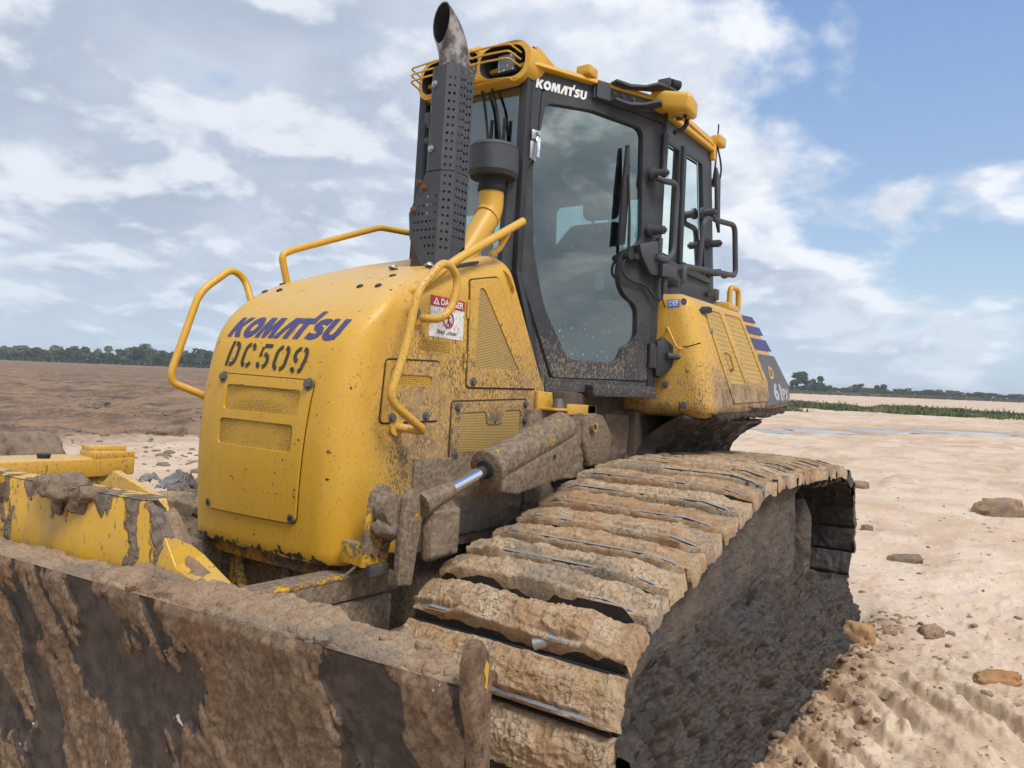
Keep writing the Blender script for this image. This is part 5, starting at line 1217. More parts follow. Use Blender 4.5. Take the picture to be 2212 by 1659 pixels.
# ------------------------------------------------------------------ rear tank
TKN = Vector((0, .968, .252))
def ty(z): return .885 + (2.04 - z) * .255
def tside(off=0.0): return lambda x, z: (Vector((x, ty(z), z)) + TKN * off, TKN)
def tside_f(off=0.0): return lambda u, z: tside(off)(-u, z)
tp = [(-.60, 2.035), (-1.80, 2.062), (-2.35, 1.585), (-2.275, 1.425), (-1.68, 1.378), (-.62, 1.335)]
bm = bmesh.new(); loft(bm, [(x, ty(z), z) for x, z in tp], [(x, -ty(z), z) for x, z in tp]); bev(bm, .10, 6); TB = BVHTree.FromBMesh(bm); TANK = bm_obj('fuel_tank', bm, M['yellow_tank'], DZ, 40)
def stripe(p, mat, name='stripe', off=.003): map_flat(name, [p], tside(off), mat, TANK)
stripe([(-1.510, 2.018), (-1.735, 2.030), (-1.805, 1.996), (-1.525, 1.982)], M['purple'])
stripe([(-1.549, 1.957), (-1.856, 1.972), (-1.917, 1.920), (-1.591, 1.908)], M['purple'])
stripe([(-1.603, 1.880), (-1.950, 1.894), (-2.045, 1.822), (-1.663, 1.810)], M['purple'])
stripe(rpoly([(-1.691, 1.781), (-2.085, 1.795), (-2.31, 1.60), (-2.275, 1.50), (-2.22, 1.485), (-1.655, 1.435), (-1.655, 1.455), (-1.74, 1.60)], .02), M['grey_decal'], 'tail_decal', .0025)
map_flat('model_lettering', fit(text_shape('D', 1, .03), 1.868, 1.625, 1.965, 1.710), tside_f(.0045), M['yellow'], TANK)
map_flat('model_lettering', fit(text_shape('61', 1, .05), 1.885, 1.482, 2.085, 1.602), tside_f(.0045), M['white_faded'], TANK)
map_flat('model_lettering', fit(text_shape('PX', 1, .04), 2.10, 1.492, 2.26, 1.572), tside_f(.0045), M['white_faded'], TANK)
dr = [(-.800, 1.980), (-1.49, 2.005), (-1.775, 1.60), (-1.735, 1.472), (-1.01, 1.434), (-.995, 1.47)]
map_flat('panel_gap', [ring_shape(rpoly(dr, .03), .009)], tside(.0015), M['seam'], TANK)
sc1 = rpoly([(-.825, 1.962), (-1.065, 1.975), (-1.30, 1.56), (-1.02, 1.548)], .025); sc2 = rpoly([(-1.140, 1.978), (-1.445, 1.990), (-1.700, 1.60), (-1.385, 1.568)], .025)
map_flat('tank_side_door', [[rpoly([(p[0] * 1.0, p[1]) for p in dr], .03), sc1, sc2]], tside(.001), M['yellow_tank'], TANK, .1, thick=.006)
for g in (sc1, sc2): map_flat('screen', [g], tside(.002), M['grille_tank'], TANK, .1)
pipe('door_pull', [tside(.005)(-1.02, 1.735)[0], tside(.028)(-1.03, 1.72)[0], tside(.028)(-1.06, 1.64)[0], tside(.005)(-1.07, 1.625)[0]], .008, M['yellow_tank'], TANK, .015, 8)
bolt(tside(.004)(-.86, 1.845)[0], TKN, M['steel'], TANK, .012, .012)
solid('door_latch', lambda bm: loft(bm, [(-.70, .845, 1.965), (-.70, .90, 1.945), (-.70, .895, 1.915), (-.70, .845, 1.935)], [(-.84, .925, 1.985), (-.84, .945, 1.975), (-.84, .945, 1.945), (-.84, .925, 1.955)]), M['rubber'], TANK, .004)
def tfront(off=0.0):
    return lambda y, z: (Vector((-.603 - (2.035 - z) * .029 + off, y, z)), Vector((1, 0, 0)))
def tcorner(off):
    dv = Vector((.80, .58, .12)).normalized(); uu = Vector((-.58, .80, 0)).normalized(); vv = dv.cross(uu) * -1; vv = vv if vv.z > 0 else -vv; c0 = Vector((-.66, .80, 1.965))
    def f(u, v):
        h = TB.ray_cast(c0 + uu * u + vv * v + dv, -dv); n = h[1] if h[1].dot(dv) > 0 else -h[1]; return h[0] + n * off, n
    return f
map_flat('fluid_label', [rrect(-.055, -.022, .005, .024, .003)], tcorner(.002), M['blue'], TANK, .03)
map_flat('fluid_label', fit(text_shape('DEF', 1, .01), -.049, -.014, -.003, .016), tcorner(.004), M['white'], TANK)
map_flat('key_hole', [ellipse(.026, .010, .016, .020)], tcorner(.004), M['rubber'], TANK)
map_flat('panel_gap', [[stroke([(.735, 2.01), (.79, 1.86), (.865, 1.735), (.89, 1.728), (.945, 1.742), (.975, 1.752)], .007)]], tfront(.003), M['seam'], TANK)
map_flat('panel_gap', [[stroke([(.735, 1.512), (.76, 1.490), (.84, 1.487), (.868, 1.475), (.872, 1.36)], .007)]], tfront(.003), M['seam'], TANK)
bolt(tfront(.001)(.778, 1.516)[0], (1, 0, 0), M['bolt'], TANK, .014, .014); bolt(tfront(.001)(.893, 1.408)[0], (1, 0, 0), M['bolt'], TANK, .014, .010)
pipe('tank_grab_bar', [tfront(.0)(.775, 1.828)[0], tfront(.03)(.790, 1.832)[0], tfront(.03)(.848, 1.722)[0], tfront(.0)(.862, 1.716)[0]], .007, M['yellow_tank'], TANK, .015, 8)
solid('tank_filler_base', lambda bm: (bx(bm, (-1.62, .66, 2.045), (-1.42, .84, 2.085)), cyl(bm, (-1.52, .76, 2.08), (-1.52, .76, 2.10), .07)), M['yellow_tank'], TANK, .006)
pipe('tank_rail', [(-1.56, .79, 2.06), (-1.56, .79, 2.215), (-1.70, .80, 2.215), (-1.71, .80, 2.085), (-1.69, .79, 2.075)], .018, M['yellow'], TANK, .05)
solid('breather', lambda bm: (cyl(bm, (-1.50, .70, 2.06), (-1.50, .70, 2.13), .022), bx(bm, (-1.53, .67, 2.12), (-1.47, .73, 2.19))), M['bolt'], TANK, .004)
# ------------------------------------------------------------------ mud helper: displaced patches
def patch(name, fn, nu, nv, mat, parent, amp, sc, billow=True, seed=0, octv=5, gain=0.55, angle=180, edge=0.0, clod=None):
    """fn(U, V) arrays in 0..1 -> points (n,3), normals (n,3), thickness (n)"""
    U, V_ = np.meshgrid(np.linspace(0, 1, nu), np.linspace(0, 1, nv), indexing='ij'); P_, Nn, th = fn(U, V_)
    d_ = fbm(P_, sc, octv, gain, seed, billow) * 2 * amp
    for (c_amp, c_sc) in (clod or []): d_ = d_ + clumps(P_, c_sc, int(seed)) * c_amp * (0.35 + 1.3 * sstep(fbm(P_, c_sc * .25, 2, seed=seed + 5), -.15, .15))
    if edge:
        m_ = sstep(np.minimum(np.minimum(U, 1 - U) , np.minimum(V_, 1 - V_)) + fbm(P_, sc * .5, 3, seed=seed + 3) * edge, 0, edge)
        P_ = P_ + Nn * ((th + d_) * m_ - (1 - m_) * 0.03)[..., None]
    else: P_ = P_ + Nn * (th + d_)[..., None]
    return big_mesh(name, P_.reshape(-1, 3), grid_quads(nu, nv), mat, parent, angle)
def vec3(a, b_, c): return np.stack(np.broadcast_arrays(np.asarray(a, float), b_, c), -1)
# ------------------------------------------------------------------ chassis
solid('belly_frame', lambda bm: (bx(bm, (.05, -.36, .40), (1.22, .36, .80)), bx(bm, (1.20, -.40, .32), (1.26, .40, .74))), M['caked'], DZ, .02)
solid('front_guard', lambda bm: (bx(bm, (1.24, -.43, .66), (1.40, .43, .752)), bx(bm, (1.26, -.43, .36), (1.32, -.33, .70)), bx(bm, (1.26, .33, .36), (1.32, .43, .70))), M['caked_half'], DZ, .015)
pipe('hose', [(1.30, -.30, .70), (1.38, -.22, .62), (1.42, -.10, .50), (1.40, 0, .38), (1.34, .05, .30)], .02, M['caked_half'], DZ, .1)
pipe('hose', [(1.30, .02, .70), (1.40, .10, .62), (1.42, .16, .48), (1.36, .16, .34)], .022, M['caked'], DZ, .1)
solid('side_frame', lambda bm: (bx(bm, (.30, .40, .74), (1.10, .478, 1.12)), bx(bm, (.02, .40, .80), (.32, .50, 1.34))), M['caked'], DZ, .006)
solid('rear_case', lambda bm: (bx(bm, (-.62, -.52, .80), (.06, .535, 1.44)), bx(bm, (-1.98, -.62, .75), (-.60, .62, 1.36))), M['mud_side'], DZ, .02)
patch('mud_cake', lambda u, v: (vec3(.10 - u * .75, .545 + .03 * np.sin(u * 9), .98 + v * .37), vec3(0, 1, 0) + 0 * u[..., None], .0 * u), 90, 60, M['mud_mid'], DZ, .022, 9, seed=2, edge=.06)
patch('mud_cake', lambda u, v: (vec3(-.55 - u * 1.50, .66 + .28 * v ** 3, .95 + v * .40), vec3(0, 1, 0) + 0 * u[..., None], .0 * u), 120, 60, M['mud_wet'], DZ, .04, 6, seed=4, edge=.05, clod=[(.02, 18)])
patch('mud_cake', lambda u, v: (vec3(-.9 - u * 1.0, .78 + v * .26, 1.392 - u * .0 + .0 * v), vec3(0, 0, -1) + 0 * u[..., None], .012 + .0 * u), 110, 36, M['mud_wet'], DZ, .028, 11, seed=6, edge=.08)
def lip_fn(u, v):
    x = -.66 - u * 1.6; z = np.interp(-x, [.62, 1.68, 2.28], [1.335, 1.378, 1.425]); return vec3(x, ty(z) - .02 - .06 * v, z - .002), vec3(0, .1, -1) + 0 * u[..., None], .002 + 0 * u
patch('mud_fringe', lip_fn, 220, 14, M['mud_wet'], DZ, .018, 16, seed=7, edge=.1)
solid('body_mount', lambda bm: (poly_solid(bm, [(.235, .465, 1.335), (.235, .465, 1.430), (.105, .465, 1.430), (.09, .465, 1.375), (.09, .465, 1.335)], (0, .02, 0)), bx(bm, (-.19, .465, 1.338), (.22, .575, 1.352)), bx(bm, (-.19, .565, 1.322), (.10, .58, 1.376)), bx(bm, (-.195, .47, 1.330), (-.10, .58, 1.376))), M['yellow_spot'], DZ, .004)
solid('mount_bolt', lambda bm: (cyl(bm, (.12, .535, 1.35), (.12, .535, 1.40), .034, .022, 16), cyl(bm, (-.03, .53, 1.35), (-.03, .53, 1.38), .022, .02, 6)), M['bolt'], DZ)
def lug(bm):
    poly_solid(bm, [(-.05, .53, 1.30), (-.12, .53, 1.335), (-.25, .53, 1.33), (-.37, .53, 1.22), (-.33, .53, 1.05), (-.12, .53, 1.05), (-.05, .53, 1.18)], (0, .07, 0))
solid('pin_lug', lug, M['caked'], DZ, .02, 3)
solid('pin', lambda bm: cyl(bm, (-.12, .58, 1.265), (-.12, .62, 1.265), .034, .028, 16), M['caked_half'], DZ); solid('pin_hole', lambda bm: cyl(bm, (-.12, .615, 1.265), (-.12, .6215, 1.265), .013, seg=14), M['soot_and_hole_dark'], DZ)  # hole drawn as a raised dark disc, its shade put into colour
# ------------------------------------------------------------------ lift cylinder
ca, cb = Vector((.868, .665, 1.093)), Vector((.285, .665, 1.268)); cd = (cb - ca).normalized()
bm = bmesh.new(); cyl(bm, ca, cb, .074, .074, 32); cyl(bm, ca - cd * .012, ca + cd * .03, .080, .080, 32); bev(bm, .006, 2, [e for e in bm.edges if len(e.link_faces) == 2 and e.calc_face_angle(0) > 1]); LC = bm_obj('lift_cylinder', bm, M['caked_dusty'], DZ, 40)
solid('cylinder_rod', lambda bm: cyl(bm, ca - cd * .26, ca + cd * .02, .0265, seg=28), M['chrome'], LC)
solid('rod_seal', lambda bm: cyl(bm, ca - cd * .022, ca + cd * .0, .040, seg=28), M['rubber'], LC)
solid('rod_sleeve', lambda bm: cyl(bm, ca - cd * .42, ca - cd * .245, .046, .031, 24), M['caked'], LC)
solid('cylinder_guard', lambda bm: poly_solid(bm, [(.86, .615, 1.055), (.845, .615, 1.0), (.735, .615, .985), (.395, .615, 1.035), (.255, .615, 1.10), (.255, .615, 1.235)], (0, .12, 0)), M['caked'], LC, .012)
solid('guard_hole', lambda bm: cyl(bm, (.46, .734, 1.135), (.46, .737, 1.135), .011, seg=12), M['soot_and_hole_dark'], LC)  # dark disc on the plate, hole shade given as colour
def mud_on_cyl(u, v):
    t = u; c = np.array(ca)[None, None, :] * (1 - t[..., None]) + np.array(cb)[None, None, :] * t[..., None]; a = R(-30) + v * R(170)
    w = np.array(cd.cross(Vector((0, 1, 0))).normalized()); s_ = 1 if w[2] > 0 else -1; w = w * s_
    n = np.cos(a)[..., None] * np.array([0, 1, 0]) + np.sin(a)[..., None] * w; return c + n * .073, n, 0.001 + 0 * u
patch('mud_cake', mud_on_cyl, 110, 60, M['caked_dusty'], LC, .0030, 26, seed=9, edge=.05)
# clevis at the front end of the rod
CL = solid('lift_bracket', lambda bm: (poly_solid(bm, [(1.475, .570, .760), (1.345, .570, .745), (1.325, .570, .93), (1.345, .570, 1.035), (1.395, .570, 1.055), (1.440, .570, 1.02), (1.462, .570, .92)], (0, .022, 0)), bx(bm, (1.335, .47, .76), (1.465, .575, .84))), M['caked_half'], DZ, .006)
solid('bracket_plate', lambda bm: poly_solid(bm, [(1.385, .655, .70), (1.31, .655, .69), (1.278, .655, .90), (1.295, .655, 1.02), (1.335, .655, 1.045), (1.365, .655, 1.01), (1.385, .655, .86)], (0, .03, 0)), M['caked_dusty'], CL, .008)
solid('bracket_boss', lambda bm: cyl(bm, (1.385, .585, .965), (1.385, .655, .965), .060, .056, 26), M['caked'], CL)
solid('bracket_boss', lambda bm: cyl(bm, (1.392, .560, .965), (1.392, .60, .965), .035, .03, 20), M['mud_mid'], CL)
for x, z in ((1.425, .805), (1.39, .80)): solid('bolt', lambda bm: cyl(bm, (x, .59, z), (x, .606, z), .015, .013, 6), M['rust'], CL)
solid('bracket_foot', lambda bm: bx(bm, (1.36, .575, .728), (1.455, .615, .768)), M['black_muddy'], CL, .004)
solid('arm_plate', lambda bm: poly_solid(bm, [(1.235, .640, .76), (1.245, .640, .90), (1.225, .640, .955), (1.19, .640, .985), (1.10, .640, .99), (1.06, .640, .94), (1.05, .640, .77)], (0, .05, 0)), M['caked'], DZ, .024, 3)
patch('mud_cake', lambda u, v: (vec3(1.235 - u * .17, .695, .77 + v * .19), vec3(0, 1, 0) + 0 * u[..., None], .0 * u), 60, 60, M['mud_mid'], DZ, .008, 20, seed=12, edge=.06)
patch('mud_cake', lambda u, v: (vec3(1.00 - u * .72, .492, .76 + v * .30), vec3(0, 1, 0) + 0 * u[..., None], .0 * u), 90, 50, M['mud_mid'], DZ, .012, 14, seed=13, edge=.12)
# ------------------------------------------------------------------ push arm
solid('push_arm', lambda bm: (bx(bm, (1.235, .37, .622), (2.40, .50, .712)), bx(bm, (1.225, .36, .46), (2.42, .512, .616))), M['caked'], DZ, .008)
def wear(b, x, y, z): return 0.30 + x * 0
solid('arm_edge', lambda bm: bx(bm, (1.26, .462, .700), (1.82, .504, .7165)), M['caked_half'], DZ, .007)
solid('arm_pivot', lambda bm: cyl(bm, (1.16, .44, .64), (1.30, .44, .64), .045), M['caked'], DZ)
solid('push_arm', lambda bm: bx(bm, (1.225, -.512, .46), (2.42, -.36, .712)), M['caked'], DZ, .008)
# ------------------------------------------------------------------ blade
WD = np.array([.085, -1.0, 0]) / math.hypot(.085, 1)
def bl(y, z, back=0.0):
    """point of the moldboard's front: y across, z height, back = distance behind the front"""
    prof = np.interp(z, [-.05, .1, .3, .5, .7, .85, .95, 1.0], [.10, .05, -.01, -.045, -.05, -.035, -.012, .0])
    return vec3(2.602 + (1.94 - np.asarray(y)) * .085 + prof - back, y, z)
def blade():
    ny, nz = 420, 190; yy = np.concatenate([np.linspace(-1.94, .35, 60)[:-1], np.linspace(.35, 1.915, ny)]); zz = np.linspace(-.05, 1.0, nz)
    Y, Z_ = np.meshgrid(yy, zz, indexing='ij'); P_ = bl(Y, Z_)
    S = np.stack([P_[..., 0], P_[..., 1] * .9 + P_[..., 2] * .45, P_[..., 2] * .30], -1)
    mk = sstep(fbm(S, 11.5, 5, .60, seed=3) + .35 * fbm(P_, 2.2, 2, seed=9), -.075, .0)
    mk2 = sstep(fbm(S, 14.0, 4, .6, seed=13), .0, .05)
    d_ = mk * (.007 + fbm(P_, 26, 4, .62, seed=5, billow=True) * .014) + mk * mk2 * .006 + fbm(P_, 70, 3, .6, seed=6) * .003
    P_[..., 0] += d_ * sstep(Z_, 1.0, .985)
    n = len(yy)
    back = bl(yy, np.full(n, .985), .022); P2 = np.concatenate([P_.reshape(-1, 3), back])
    Q = grid_quads(n, nz)
    edge = np.arange(n) * nz + nz - 1; bk = n * nz + np.arange(n)
    Qb = np.stack([edge[:-1], edge[1:], bk[1:], bk[:-1]], -1)
    o = big_mesh('blade', P2, np.concatenate([Q, Qb])[:, ::-1], M['blade_face'], DZ, 60)
    at = o.data.attributes.new('mudmask', 'FLOAT', 'POINT'); at.data.foreach_set('value', np.concatenate([mk.ravel(), np.full(n, .3)]).astype(np.float32))
    return o
BL = blade()

def bl1(y, z, back=0.0): q = bl(y, z, back); return tuple(float(a) for a in q)
solid('blade_back', lambda bm: (poly_solid(bm, [bl1(1.55, .985, .024), bl1(1.915, .985, .024), bl1(1.915, .5, .024), bl1(1.915, 0, .024), bl1(1.55, 0, .024), bl1(1.55, .5, .024)], (-.012, 0, 0)), loft(bm, [bl1(-1.93, .975, .03), bl1(-1.93, .955, .12), bl1(-1.93, .50, .12), bl1(-1.93, .0, .10), bl1(-1.93, .0, .03), bl1(-1.93, .5, .02)], [bl1(1.70, .975, .03), bl1(1.70, .955, .12), bl1(1.70, .50, .12), bl1(1.70, .0, .10), bl1(1.70, .0, .03), bl1(1.70, .5, .02)])), M['caked'], BL)
# end plate with its rounded ear
def endplate(bm):
    pr = [(2.612, .98), (2.617, 1.030), (2.610, 1.056), (2.594, 1.064), (2.577, 1.045), (2.566, 1.0), (2.562, .93), (2.545, .6), (2.60, .0), (2.70, .0), (2.60, .25), (2.565, .55), (2.575, .80), (2.598, .94)]
    poly_solid(bm, [(x, 1.914, z) for x, z in pr], (0, .024, 0))
solid('end_plate', endplate, M['blade'], BL, .006, 3)
solid('edge_scrape', lambda bm: poly_solid(bm, [(2.582, 1.9385, 1.030), (2.588, 1.9385, 1.036), (2.592, 1.9385, 1.022), (2.587, 1.9385, 1.012), (2.588, 1.9385, 1.0), (2.584, 1.9385, .998)], (0, .0015, 0)), M['guard'], BL)
# raised spill guard
def gx(y): return 2.55 + (1.06 - y) * .085
gtop = [(-1.25, 1.0), (-.95, 1.12), (1.035, 1.130), (1.075, 1.112), (1.105, 1.080), (1.150, 1.016), (1.250, .988)]
GU = solid('spill_guard', lambda bm: poly_solid(bm, [(gx(y), y, z) for y, z in gtop] + [(gx(1.25), 1.25, .93), (gx(-1.25), -1.25, .93)], (-.022, 0, 0)), M['guard'], DZ, .003)
def flange(bm):
    A = [(gx(y) - .004, y, z + .001) for y, z in gtop[2:]]; B = [(2.486, .985, 1.122), (2.482, 1.005, 1.108), (2.478, 1.058, 1.056), (2.474, 1.140, 1.030), (2.470, 1.258, .976)]
    for i in range(len(A) - 1): quad(bm, A[i], A[i + 1], B[i + 1], B[i])
    A = [(gx(y) - .002, y, z + .002) for y, z in gtop[1:3]]; B = [(gx(y) - .065, y, z + .004) for y, z in gtop[1:3]]; quad(bm, A[0], A[1], B[1], B[0])
solid('guard_flange', flange, M['guard'], GU)
solid('guard_gusset', lambda bm: poly_solid(bm, [(2.42, .46, 1.0), (2.42, .672, 1.150), (2.42, .875, 1.108), (2.42, .95, 1.0)], (-.02, 0, 0)), M['yellow_spot'], GU, .003)
solid('guard_stay', lambda bm: bx(bm, (2.36, -1.0, .93), (2.50, .90, 1.03)), M['caked_half'], GU)
# mud lying on the blade: along the front edge, on the end, and on the guard
def mud_strip(u, v):
    y = .2 + u * 1.70; w = np.interp(y, [.2, .9, 1.1, 1.3, 1.9], [.10, .10, .11, .11, .10]); w = np.minimum(w, .025 + (1.90 - y) * .75); b0 = .014 + v * w
    prof = np.sin(np.clip(v, 0, 1) * PI) ** .7 * np.interp(y, [.2, .95, 1.2, 1.5, 1.9], [.002, .003, .010, .010, .008]); p = bl(y, np.full(np.shape(y), .985), b0); return p, vec3(0, 0, 1) + 0 * u[..., None], prof - .006 + .0 * v
patch('mud_ridge', mud_strip, 440, 80, M['mud_brown'], BL, .006, 19, clod=[(.008, 45), (.004, 95)], seed=15, gain=.72, edge=.012)
def mud_lumps(u, v):
    y = 1.02 + u * .86; b0 = .02 + v * np.minimum(.12, .01 + (1.90 - y) * .75); h = np.sin(v * PI) ** .6 * (.004 + .008 * np.sin(u * 21) * np.sin(u * 8 + 1)) * sstep(u, 0, .08); p = bl(y, np.full(np.shape(y), .985), b0); return p, vec3(-.2, 0, 1) + 0 * u[..., None], h
patch('mud_heap', mud_lumps, 220, 80, M['mud_brown'], BL, .006, 16, clod=[(.009, 36), (.006, 75)], seed=18, gain=.72, edge=.04)
def gblob(y, up_, s_, sc_, seed):
    V, Q = clod_mesh(seed, 22, .75); o = big_mesh('mud_clot', V * s_ * np.array(sc_), Q, M['mud_mid'], GU, 70); o.location = (gx(y + .22) - .004, y + .22, 1.122 + up_); o.rotation_euler.z = seed
for k, (y, up_, s_, sc_) in enumerate([(.18, -.012, .030, (.5, 1.4, .8)), (.25, -.008, .034, (.6, 1.3, .7)), (.31, -.03, .022, (.5, 1.0, 1.3)), (.50, .004, .036, (.9, 1.1, .8)), (.56, .010, .042, (1.0, 1.1, .85)), (.60, -.012, .034, (.7, 1.0, 1.0)), (.64, .002, .026, (.9, 1.0, .8)), (.53, -.030, .026, (.5, 1.0, 1.2))]): gblob(y, up_, s_, sc_, 300 + k)
def mud_slope(u, v):
    y = 1.06 + u * .19; z = np.interp(y, [1.05, 1.075, 1.105, 1.15, 1.25], [1.12, 1.112, 1.08, 1.016, .988]); return vec3(gx(y) + .006 - v * .06, y - .02 * v, z + .02 * v - .02 * (1 - v) ** 2), vec3(.5, .3, .8) + 0 * u[..., None], .001 + .004 * u
patch('mud_clot', mud_slope, 90, 40, M['mud_brown'], GU, .010, 22, seed=24, gain=.7, edge=.35)
for k in range(40):
    y = rnd.uniform(1.05, 1.88); V, Q = clod_mesh(150 + k % 7, 9, .6); s = rnd.uniform(.005, .014) * (1.7 if k % 9 == 0 else 1)
    o = big_mesh('clod', V * s, Q, M['mud_brown'], BL, 60); bq = bl1(y, .985, min(rnd.uniform(.02, .10), .02 + (1.9 - y) * .7)); o.location = (bq[0], bq[1], bq[2] + .006 + .008 * rnd.random()); o.rotation_euler.z = rnd.random() * 6
# hydraulic cover beam on the far side
solid('tilt_link_cover', lambda bm: loft(bm, [(1.70, -.62, .985), (1.70, -.50, .985), (1.70, -.50, 1.055), (1.70, -.62, 1.062)], [(2.42, -.70, .975), (2.42, -.52, .965), (2.42, -.52, 1.046), (2.42, -.70, 1.056)]), M['yellow_spot'], DZ, .008)
solid('cover_stop', lambda bm: (bx(bm, (1.70, -.62, 1.05), (1.865, -.505, 1.078)), bx(bm, (1.715, -.62, 1.075), (1.86, -.545, 1.098))), M['yellow_spot'], DZ, .004)
solid('filler_cap', lambda bm: (cyl(bm, (2.02, -.57, 1.05), (2.02, -.57, 1.068), .022, .021, 18), cyl(bm, (2.02, -.57, 1.062), (2.02, -.57, 1.07), .024, .023, 18)), M['rubber'], DZ)
solid('link_body', lambda bm: bx(bm, (1.75, -.60, .72), (2.40, -.52, .985)), M['caked_half'], DZ)
# ------------------------------------------------------------------ tracks
CTRL = [(-1.72, 1.05), (-1.2, 1.052), (-.6, 1.052), (-.12, 1.03), (.10, .975), (.33, .905), (.6, .818), (.85, .748), (1.05, .69), (1.19, .61), (1.285, .48), (1.32, .33), (1.28, .18), (1.15, .085), (.93, .055), (0, .05), (-1.2, .05), (-1.62, .06), (-1.93, .17), (-2.14, .36), (-2.22, .60), (-2.17, .82), (-1.99, .98)]
def closed_spline(C, n=40):
    C = np.array(C); m_ = len(C); out = []
    for i in range(m_):
        p0, p1, p2, p3 = C[i - 1], C[i], C[(i + 1) % m_], C[(i + 2) % m_]
        t = np.linspace(0, 1, n, endpoint=False)[:, None]
        out.append(.5 * (2 * p1 + (p2 - p0) * t + (2 * p0 - 5 * p1 + 4 * p2 - p3) * t ** 2 + (3 * p1 - p0 - 3 * p2 + p3) * t ** 3))
    return np.concatenate(out)
TP = closed_spline(CTRL); TPc = np.concatenate([TP, TP[:1]]); SEG = np.linalg.norm(np.diff(TPc, axis=0), axis=1); ARC = np.concatenate([[0], np.cumsum(SEG)]); LEN = ARC[-1]
NSH = int(round(LEN / .178)); PIT = LEN / NSH
def on_path(s): s = s % LEN; return np.array([np.interp(s, ARC, TPc[:, 0]), np.interp(s, ARC, TPc[:, 1])])
SW = .43
def shoe_mesh():
    bm = bmesh.new(); h = PIT / 2
    poly_solid(bm, [(-h + .004, -SW, -.018), (h - .002, -SW, -.018), (h - .002, SW, -.018), (-h + .004, SW, -.018)], (0, 0, .018))
    gz = [(-SW, .030), (-SW + .10, .066), (SW - .14, .066), (SW - .05, .045), (SW, .020)]
    A, B = [], []
    for y, z in gz: A.append([(h - .032, y, 0), (h - .024, y, z), (h - .013, y, z), (h - .006, y, -.002)])
    for i in range(len(gz) - 1):
        p, q = A[i], A[i + 1]
        for k in range(3):
            f = bm.faces.new([bm.verts.new(v) for v in (p[k], q[k], q[k + 1], p[k + 1])]); f.material_index = 1 if k == 1 else 0
    for e in (A[0], A[-1]): bm.faces.new([bm.verts.new(v) for v in e])
    # curled lap at the trailing edge and link pads below
    bmesh.ops.remove_doubles(bm, verts=bm.verts[:], dist=1e-5); bmesh.ops.recalc_face_normals(bm, faces=bm.faces[:])
    for y in (-.10, .10): bx(bm, (-h + .01, y - .03, -.10), (h - .01, y + .03, -.0185))
    me = bpy.data.meshes.new('track_shoe'); bm.to_mesh(me); bm.free(); me.materials.append(M['shoe_steel']); me.materials.append(M['wear_steel']); return me
SHOE = shoe_mesh()
def cake(seed, full, nu, nv, inner=False):
    h = PIT / 2
    if inner:
        S, Y = np.meshgrid(np.linspace(-h, h, 20), np.linspace(-SW - .005, SW + .012, 100), indexing='ij'); P0 = np.stack([S + seed * 1.7, Y, 0 * S + seed], -1)
        ed = np.minimum(sstep(S, -h, -h + .02), sstep(S, h, h - .02)); z = -.018 - ed * (.016 + fbm(P0, 12, 5, .6, seed=seed, billow=True) * .03 + .015)
        return np.stack([S, Y, z], -1).reshape(-1, 3), grid_quads(20, 100)[:, ::-1]
    cut = full > .25
    send = h - (.0035 if cut else .003)
    sv = np.concatenate([[-h + .002 + .010 * cut], np.linspace(-h + .006 + .012 * cut, send - .007, nu - 3), [send - .003, send]]); yv = np.concatenate([[-SW - .004], np.linspace(-SW - .003, SW + .006, nv - 2), [SW + .007]])
    S, Y = np.meshgrid(sv, yv, indexing='ij'); P0 = np.stack([S + seed * 1.7, Y, 0 * S + seed * .37], -1); t = (S + h) / (2 * h)
    base = .028 + (.066 + .010 * full - .028) * sstep(t, -.05, .80 - .30 * full)
    big = fbm(P0, 3.2, 3, seed=seed) * (.016 + .026 * full); fin = fbm(P0, 17, 5, .66, seed=seed + 2, billow=True) * (.022 + .014 * full) + fbm(P0, 55, 3, .65, seed=seed + 4, billow=True) * .009 + (clumps(P0, 30, int(seed)) * .010 + clumps(P0, 80, int(seed) + 4) * .004) * sstep(fbm(P0, 5, 2, seed=seed + 21), -.1, .12)
    z = base + big + fin
    z = np.minimum(z, .070 + .024 * full + .5 * fin)
    gap = sstep(t, .78, .85) * (1 - full * .85 * sstep(fbm(P0 * np.array([.2, 1, 1]), 3.0, 2, seed=seed + 6), -.06, .05))
    z = z * (1 - gap) + np.minimum(z, .059 + fin * .5) * gap
    tap = sstep(np.abs(Y + .02), SW - .02 + fbm(P0, 9, 2, seed=seed + 8) * .03, SW - .15); z = z * (.62 + .38 * tap)
    z = np.maximum(z, .006); z[0, :] = -.012; z[:, 0] = -.02; z[:, -1] = -.022 - .05 * np.clip(fbm(P0, 11, 3, seed=seed + 17)[:, -1] + .12, 0, 1)
    if cut:
        drop = fbm(P0 * np.array([0, 1, 0]), 4.5, 4, .6, seed=seed + 13)[-1, :]; hang = np.clip(.010 + drop * .22, -.012, .058)
        z[-1, :] = hang; z[-2, :] = np.maximum(hang + .006, z[-2, :] * .9)
    else:
        cre = fbm(P0 * np.array([0, 1, 0]), 3.0, 3, seed=seed + 23)[-1, :]; z[-1, :] = .006 + np.clip(cre, -.1, .2) * .16; z[-2, :] = np.minimum(z[-2, :], .046)
    jit = fbm(P0, 22, 3, seed=seed + 9) * .018
    S2 = S + jit * (np.arange(nu)[:, None] > 0) * (np.arange(nu)[:, None] < nu - 2); Y2 = Y + fbm(P0, 16, 4, .6, seed=seed + 11) * .045 * sstep(np.abs(Y), SW - .05, SW) + .006 * (Y > SW)
    return np.stack([S2, Y2, z], -1).reshape(-1, 3), grid_quads(nu, nv)
S0 = .02
SIDE = {}
